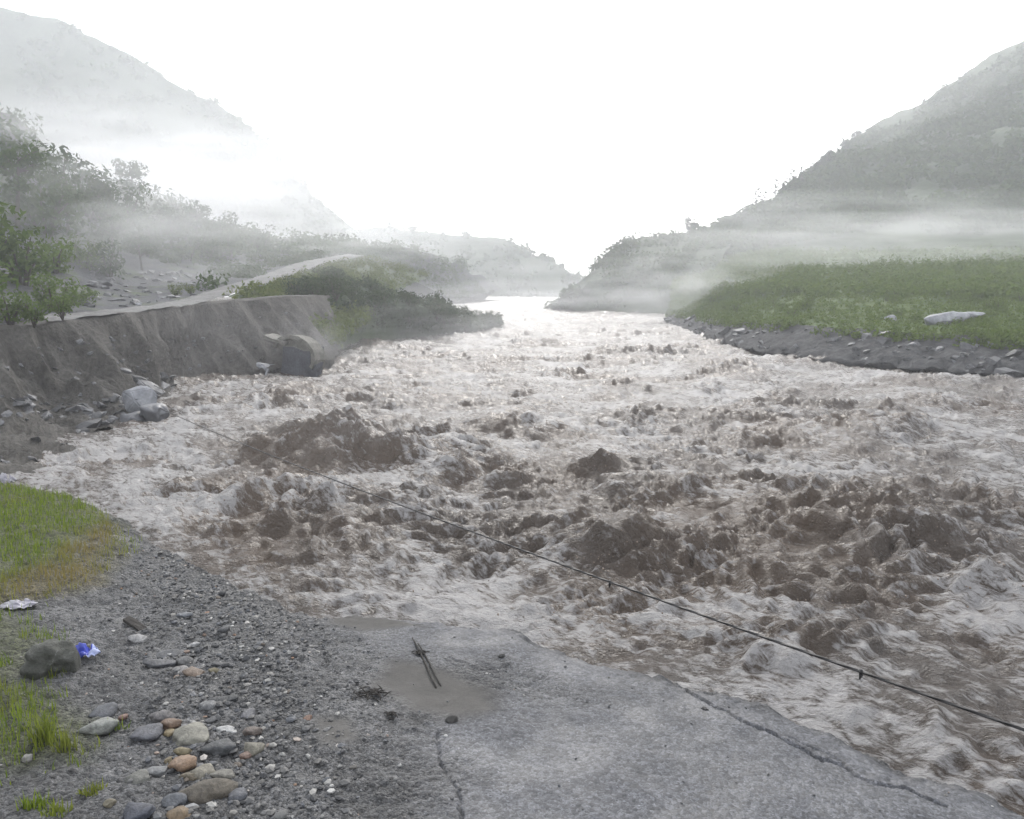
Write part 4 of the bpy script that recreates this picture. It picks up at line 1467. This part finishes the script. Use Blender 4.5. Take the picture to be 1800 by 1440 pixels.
big_rock(1325, 604, 69, 44, 9, 1134, MAT_PALE, "pale slanting slab on the far stony bank", 'h', 0.5, 0.2, (0, -0.45))
big_rock(1525, 600, 53.5, 40, 30, 1135, MAT_BANKROCK, "biggest grey rock jutting from the far stony bank", 'h', 0.8, 0.6, (0, -0.3))
for i, (px, py, w, lab) in enumerate([(243, 537, 14, "white rock lying in the rubble above the road"), (331, 502, 12, "white rock beside the yellowish shrub"), (300, 512, 10, "small pale rock above the yellowish shrub"), (462, 476, 10, "pale rock on the bend of the misty road"), (515, 462, 12, "pale rock at the top of the misty road")]):
    q = hit(BV_LH, px, py)
    if q:
        big_rock(px, py, q.y, w, w * 0.6, 1140 + i, MAT_PALE, lab, 'h', 0.8, 0.3, (0, 0), "pale rocks above the road")

# ------------------------------------------------------------------ broken culvert on the left bank
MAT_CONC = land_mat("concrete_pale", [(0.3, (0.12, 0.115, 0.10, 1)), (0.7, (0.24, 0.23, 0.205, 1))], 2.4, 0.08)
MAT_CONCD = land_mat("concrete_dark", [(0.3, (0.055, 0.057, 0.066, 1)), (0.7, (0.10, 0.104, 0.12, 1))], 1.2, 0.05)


def box_bm(sx, sy, sz, bev=0.04, seed=0, jit=0.04):
    bm = bmesh.new()
    bmesh.ops.create_cube(bm, size=1.0)
    bmesh.ops.subdivide_edges(bm, edges=bm.edges[:], cuts=2, use_grid_fill=True)
    r = random.Random(seed)
    for v in bm.verts:
        v.co = Vector((v.co.x * sx + r.uniform(-jit, jit), v.co.y * sy + r.uniform(-jit, jit), v.co.z * sz + r.uniform(-jit, jit)))
    return bm


def bm_mesh(bm, name, mat):
    m = bpy.data.meshes.new(name)
    bm.to_mesh(m)
    bm.free()
    m.materials.append(mat)
    return m


K = 44.5 / F_PX
p = at_dist(510, 655, 44.5)
cul = bpy.data.objects.new("broken_culvert", None)
COL.objects.link(cul)
cul.location = p
cul.rotation_euler = (R(6), R(11), R(-14))
tag(cul, "broken concrete culvert with pale arched top at the foot of the cut bank", "culvert")
bm = box_bm(54 * K, 1.6, 52 * K, seed=3, jit=0.06)
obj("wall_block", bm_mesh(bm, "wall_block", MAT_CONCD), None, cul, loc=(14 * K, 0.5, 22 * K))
bm = bmesh.new()                              # arched cap: bent slab, thick
N = 20
outer, inner = [], []
for i in range(N + 1):
    a = math.pi * (0.93 - 1.08 * i / N)
    wob = 1 + 0.015 * math.sin(i * 2.3)
    outer.append((math.cos(a) * 42 * K * wob + 10 * K, math.sin(a) * 36 * K * wob + 36 * K))
    inner.append((math.cos(a) * 36 * K + 10 * K, math.sin(a) * 29 * K + 36 * K))
prof = outer + inner[::-1]
vs_f = [bm.verts.new((x, -0.42, z)) for x, z in prof]
vs_b = [bm.verts.new((x, 0.9, z - 0.25)) for x, z in prof]
for i in range(len(prof)):
    j = (i + 1) % len(prof)
    bm.faces.new((vs_f[i], vs_f[j], vs_b[j], vs_b[i]))
for i in range(N):
    a, b2, c, d_ = i, i + 1, 2 * N - i, 2 * N + 1 - i
    bm.faces.new((vs_f[a], vs_f[d_], vs_f[c], vs_f[b2]))
    bm.faces.new((vs_b[a], vs_b[b2], vs_b[c], vs_b[d_]))
bmesh.ops.recalc_face_normals(bm, faces=bm.faces)
obj("arch_cap", bm_mesh(bm, "arch_cap", MAT_CONC), None, cul)
bm = bmesh.new()                              # infill under the arch
pr = [(x, z) for x, z in inner]
vf = [bm.verts.new((x * 0.98, -0.22, z)) for x, z in pr]
vb = [bm.verts.new((x * 0.98, 0.7, z - 0.25)) for x, z in pr]
bm.faces.new(vf[::-1])
bm.faces.new(vb)
for i in range(len(pr)):
    j = (i + 1) % len(pr)
    bm.faces.new((vf[i], vf[j], vb[j], vb[i]))
bmesh.ops.recalc_face_normals(bm, faces=bm.faces)
obj("arch_infill", bm_mesh(bm, "arch_infill", MAT_CONC), None, cul)
bm = box_bm(42 * K, 0.9, 6 * K, seed=5, jit=0.03)
o = obj("ledge_slab", bm_mesh(bm, "ledge_slab", MAT_CONC), None, cul, loc=(-26 * K, -0.1, 56 * K), rot=(0, 0.08, 0))
bm = box_bm(18 * K, 0.8, 24 * K, seed=6, jit=0.06)
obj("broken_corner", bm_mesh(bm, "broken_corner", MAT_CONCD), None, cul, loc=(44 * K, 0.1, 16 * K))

# ------------------------------------------------------------------ cable, sticks, litter
M = Mat("cable_steel")
v = M.coords('Object')
w_ = M.n("ShaderNodeTexWave", bands_direction='DIAGONAL')
M.set(w_, 'Vector', v)
M.set(w_, 'Scale', 14.0)
M.principled((0.012, 0.011, 0.011, 1), 0.55, M.bump(w_.outputs[0], 0.8, 0.01))
MAT_CABLE = M.m
c0, c1 = at_dist(262, 709, 31.0), at_dist(1800, 1283, 5.5)
c2 = c1 + (c1 - c0).normalized() * 9
pts, rads = [], []
NC = 60
for i in range(NC + 1):
    t = i / NC
    q = c0.lerp(c1, t * 1.25)
    sag = 0.17 * (1 - (2 * min(t * 1.25, 1) - 1) ** 2)
    pts.append(q - Vector((0, 0, sag)))
    rads.append(0.0130)
cable = obj("steel_cable", mesh_py("steel_cable", [tube(pts, rads, 8)]), MAT_CABLE)
tag(cable, "dark sagging steel cable slung low across the river", "cable")
for px in (1055, 1495):                      # clamps hanging under the cable
    best = min(pts, key=lambda q: abs((CX + F_PX * q.x / (q.y * cP - (q.z - CAM_Z) * sP)) - px))
    r = 0.018
    k_ = tube([best + Vector((0, 0, 0.02)), best + Vector((0.005, 0, -0.03)), best + Vector((0.0, 0.01, -0.075))], [r * 0.8, r, r * 0.4], 8)
    obj("clamp", mesh_py("clamp", [k_]), MAT_CABLE, cable)

MAT_STICK = land_mat("wet_wood", [(0.3, (0.018, 0.016, 0.014, 1)), (0.7, (0.05, 0.045, 0.04, 1))], 30, 0.005)


def stick(a, b2, r, label, bend=0.02):
    A, B = ground_pt(*a), ground_pt(*b2)
    A.z, B.z = ground_z(A.x, A.y) + r * 2.2, ground_z(B.x, B.y) + r * 0.9
    pp = []
    for i in range(9):
        t = i / 8
        q = A.lerp(B, t)
        q.z = max(q.z, ground_z(q.x, q.y) + r * 0.8)
        q += Vector((bend * math.sin(t * 5), bend * 0.5 * math.cos(t * 7), 0))
        pp.append(q)
    m = mesh_py("stick", [tube(pp, [r * (1.1 - 0.3 * abs(i / 4 - 1)) for i in range(9)], 7)])
    tag(obj("stick", m, MAT_STICK), label, "stick", "pair of thin sticks on the silt")


stick((725, 1128), (768, 1210), 0.012, "longer thin dark stick on the grey silt patch", 0.01)
stick((735, 1136), (776, 1207), 0.010, "shorter dark stick lying beside the longer one", 0.008)

# tangle of wet leaves and twigs
rgx = random.Random(3)


def tangle(px, py, n, spread, label):
    p = ground_pt(px, py)
    parts = []
    for i in range(n):
        a = rgx.uniform(0, 3.14)
        c = Vector((rgx.gauss(0, spread), rgx.gauss(0, spread * 0.6), 0))
        L = rgx.uniform(0.5, 1.0) * min(0.10, spread * 0.9)
        z = ground_z(p.x + c.x, p.y + c.y) - p.z + rgx.uniform(0.008, 0.03)
        d_ = Vector((math.cos(a), math.sin(a), rgx.uniform(-.15, .15))) * L
        c.z = z
        parts.append(tube([c - d_, c + Vector((0, 0, 0.01)), c + d_], [0.004, 0.009, 0.003], 5))
    tag(obj("leaf_litter", mesh_py("leaf_litter", parts), MAT_STICK, loc=p), label, "debris", "clumps of dark debris on the road")


tangle(650, 1222, 34, 0.10, "dark clump of wet leaves and twigs on the gravel")
tangle(735, 1150, 20, 0.045, "small dark clump of debris caught on the sticks")
tangle(690, 1258, 14, 0.05, "little scatter of dark twigs below the wet clump")

# black plank
p = ground_pt(238, 1102)
bm = box_bm(0.46, 0.10, 0.05, seed=9, jit=0.008)
o = obj("plank", bm_mesh(bm, "plank", MAT_STICK), None, loc=(p.x, p.y, ground_z(p.x, p.y) + 0.05), rot=(0.1, 0.10, R(-38)))
tag(o, "short black plank lying on the gravel", "plank")

# blue plastic wrapper: crumpled sheet
M = Mat("blue_plastic")
v = M.coords('Object')
sp = M.n("ShaderNodeSeparateXYZ")
M.set(sp, 0, v)
nn_ = M.noise(v, 9, 2)
f_ = M.math('GREATER_THAN', M.math('ADD', sp.outputs[0], M.math('MULTIPLY', nn_, 0.04)), 0.055)
M.principled(M.mix(f_, (0.055, 0.075, 0.42, 1), (0.50, 0.55, 0.80, 1)), 0.3)
MAT_BLUE = M.m
n = 26
U, Vv = np.meshgrid(np.linspace(-1, 1, n), np.linspace(-1, 1, n), indexing='ij')
u_, v_ = U.ravel(), Vv.ravel()
rx = 0.125 * u_ * (1 - 0.25 * np.abs(v_)) + 0.02 * noise2(u_ * 2, v_ * 2, 201)
ry = 0.075 * v_ * (1 - 0.3 * np.abs(u_)) + 0.02 * noise2(u_ * 2, v_ * 2, 202)
rz = 0.035 + 0.09 * np.abs(noise2(u_ * 1.4, v_ * 1.4, 203)) + 0.07 * np.exp(-((u_ + 0.45) ** 2 + v_ ** 2) * 4) + 0.02 * noise2(u_ * 5, v_ * 5, 204)
wr = mesh_np("plastic_wrapper", np.stack([rx, ry, rz], 1), grid_faces(n, n))
p = ground_pt(152, 1156)
o = obj("plastic_wrapper", wr, MAT_BLUE, loc=(p.x, p.y, ground_z(p.x, p.y) - 0.015), rot=(0, 0, 0.1), scale=(1.35, 1.35, 1.35))
sol = o.modifiers.new("thickness", 'SOLIDIFY')
sol.thickness = 0.002
tag(o, "crumpled blue and white plastic wrapper on the gravel", "wrapper")

# pale litter at the grass
M = Mat("pale_litter")
v = M.coords('Object')
M.principled(M.ramp(M.noise(v, 14, 3), [(0.4, (0.24, 0.23, 0.27, 1)), (0.6, (0.42, 0.41, 0.44, 1))]), 0.5)
MAT_LIT = M.m
for (px, py, sx_, lab) in [(34, 1068, 1.9, "flattened pale grey sheet of litter at the edge of the dry grass"), (14, 866, 1.6, "crumpled white sheet at the tip of the grass bank")]:
    m = wr.copy()
    m.materials.clear()
    m.materials.append(MAT_LIT)
    p = ground_pt(px, py)
    o = obj("litter_sheet", m, None, loc=(p.x, p.y, ground_z(p.x, p.y) + (0.12 if py < 900 else 0.0)), rot=(0, 0, 0.3), scale=(sx_, sx_, 0.8 if py > 900 else 2.0))
    so = o.modifiers.new("thickness", 'SOLIDIFY')
    so.thickness = 0.002
    tag(o, lab, "litter")

# ------------------------------------------------------------------ spray thrown off the breakers
rg = np.random.default_rng(31)
xs, rs = [], []
for p, w, h, l in MW:
    n = int(60 * h * w * min(1.0, 25 / p.y + 0.2))
    if p.y > 60:
        continue
    x = p.x + rg.normal(size=n) * w * 0.38
    y = p.y + l * 0.3 + rg.normal(size=n) * l * 0.35
    hz = water_h(x, y)[0]
    xs.append(np.column_stack([x, y, hz + np.abs(rg.normal(size=n)) * 0.10 * h + 0.01]))
    rs.append(rg.uniform(0.006, 0.022, n) * (0.7 + 0.02 * p.y))
xs = np.concatenate(xs)
rs = np.concatenate(rs)
M = Mat("spray_drops")
M.principled(lin(176, 158, 142, 0.5), 0.25)
tag(obj("spray", many_stones("spray", xs, rs, rg.uniform(.7, 1.2, len(xs)), 34, 0.12, True), M.m), "brown spray drops thrown off the breakers", "spray", kind="stuff")

# ------------------------------------------------------------------ air: even haze and banks of mist
hv, hf = [], []
X0, X1, Y0, Y1, Z0, Z1 = -410, 410, -60, 530, -4.3, 205
hv = np.array([[X0, Y0, Z0], [X1, Y0, Z0], [X1, Y1, Z0], [X0, Y1, Z0], [X0, Y0, Z1], [X1, Y0, Z1], [X1, Y1, Z1], [X0, Y1, Z1]])
hf = np.array([[3, 2, 1, 0], [4, 5, 6, 7], [0, 1, 5, 4], [1, 2, 6, 5], [2, 3, 7, 6], [3, 0, 4, 7]])
M = Mat("haze_air")
pv = M.n("ShaderNodeVolumePrincipled")
pv.inputs['Color'].default_value = (0.94, 0.965, 1.0, 1)
pv.inputs['Density'].default_value = 0.0014
pv.inputs['Anisotropy'].default_value = 0.45
M.t.links.new(pv.outputs[0], M.out.inputs['Volume'])
tag(obj("haze", mesh_np("haze", hv, hf, False), M.m), "pale morning haze filling the valley", "haze", kind="stuff")


def mist_mat(name, dens, nscale, lo, hi, aniso=0.45):
    M = Mat(name)
    v = M.coords('Object')
    ln = M.n("ShaderNodeVectorMath", operation='LENGTH')
    M.set(ln, 0, v)
    fall = M.mapr(ln.outputs['Value'], 1.0, 0.25, 0.0, 1.0)
    nz = M.noise(v, nscale, 3, 0.6)
    dn = M.mapr(nz, lo, hi, 0.0, 1.0)
    d = M.math('MULTIPLY', M.math('MULTIPLY', fall, dn), dens)
    pv = M.n("ShaderNodeVolumePrincipled")
    pv.inputs['Color'].default_value = (0.98, 0.985, 1.0, 1)
    pv.inputs['Anisotropy'].default_value = aniso
    M.set(pv, 'Density', d)
    M.t.links.new(pv.outputs[0], M.out.inputs['Volume'])
    return M.m


bmx = bmesh.new()
bmesh.ops.create_icosphere(bmx, subdivisions=3, radius=1.0)
MIST_MESH = bpy.data.meshes.new("mist")
bmx.to_mesh(MIST_MESH)
bmx.free()


def mist(px, py, dist, rx, ry, rz, dens, label, nscale=2.6, lo=0.39, hi=0.62, rot=(0, 0, 0)):
    m = MIST_MESH.copy()
    m.materials.append(mist_mat("mist_air", dens, nscale, lo, hi))
    o = obj("mist_bank", m, None, loc=at_dist(px, py, dist), rot=rot, scale=(rx, ry, rz))
    tag(o, label, "mist", kind="stuff")


mist(1540, 412, 112, 56, 14, 6.5, 0.052, "low mist band across the foot of the mountain")
mist(1190, 510, 104, 17, 10, 5.5, 0.075, "mist drifting in front of the spur")
mist(800, 585, 72, 26, 22, 3.4, 0.020, "spray haze hanging low over the river")
mist(960, 530, 150, 42, 34, 4.8, 0.024, "spray haze over the far rapids")
mist(900, 480, 230, 46, 40, 8, 0.005, "mist hanging over the far river bend")
mist(190, 290, 100, 44, 30, 7.0, 0.050, "thick cloud lying on the wooded hillside")
mist(230, 420, 66, 24, 14, 6.5, 0.045, "mist over the rubble beside the climbing road")
mist(620, 435, 125, 20, 14, 4, 0.03, "mist swallowing the top of the climbing road")
mist(640, 415, 190, 50, 30, 7, 0.020, "pale mist where the road disappears")
mist(1640, 150, 215, 50, 16, 13, 0.016, "cloud clinging to the mountain ridge", rot=(0, R(-28), 0))
mist(180, 190, 262, 80, 20, 28, 0.006, "thin veil of cloud over the far ridge")
mist(200, 345, 240, 95, 30, 17, 0.040, "cloud bank below the far ridge")
mist(260, 590, 40, 11, 5, 3.0, 0.016, "faint haze in front of the cut bank")
mist(560, 620, 47, 3.2, 2.5, 3.2, 0.09, "thin veil of spray beside the broken culvert")
mist(600, 760, 20.8, 2.6, 2.0, 1.3, 0.04, "spray hanging over the biggest breaker")
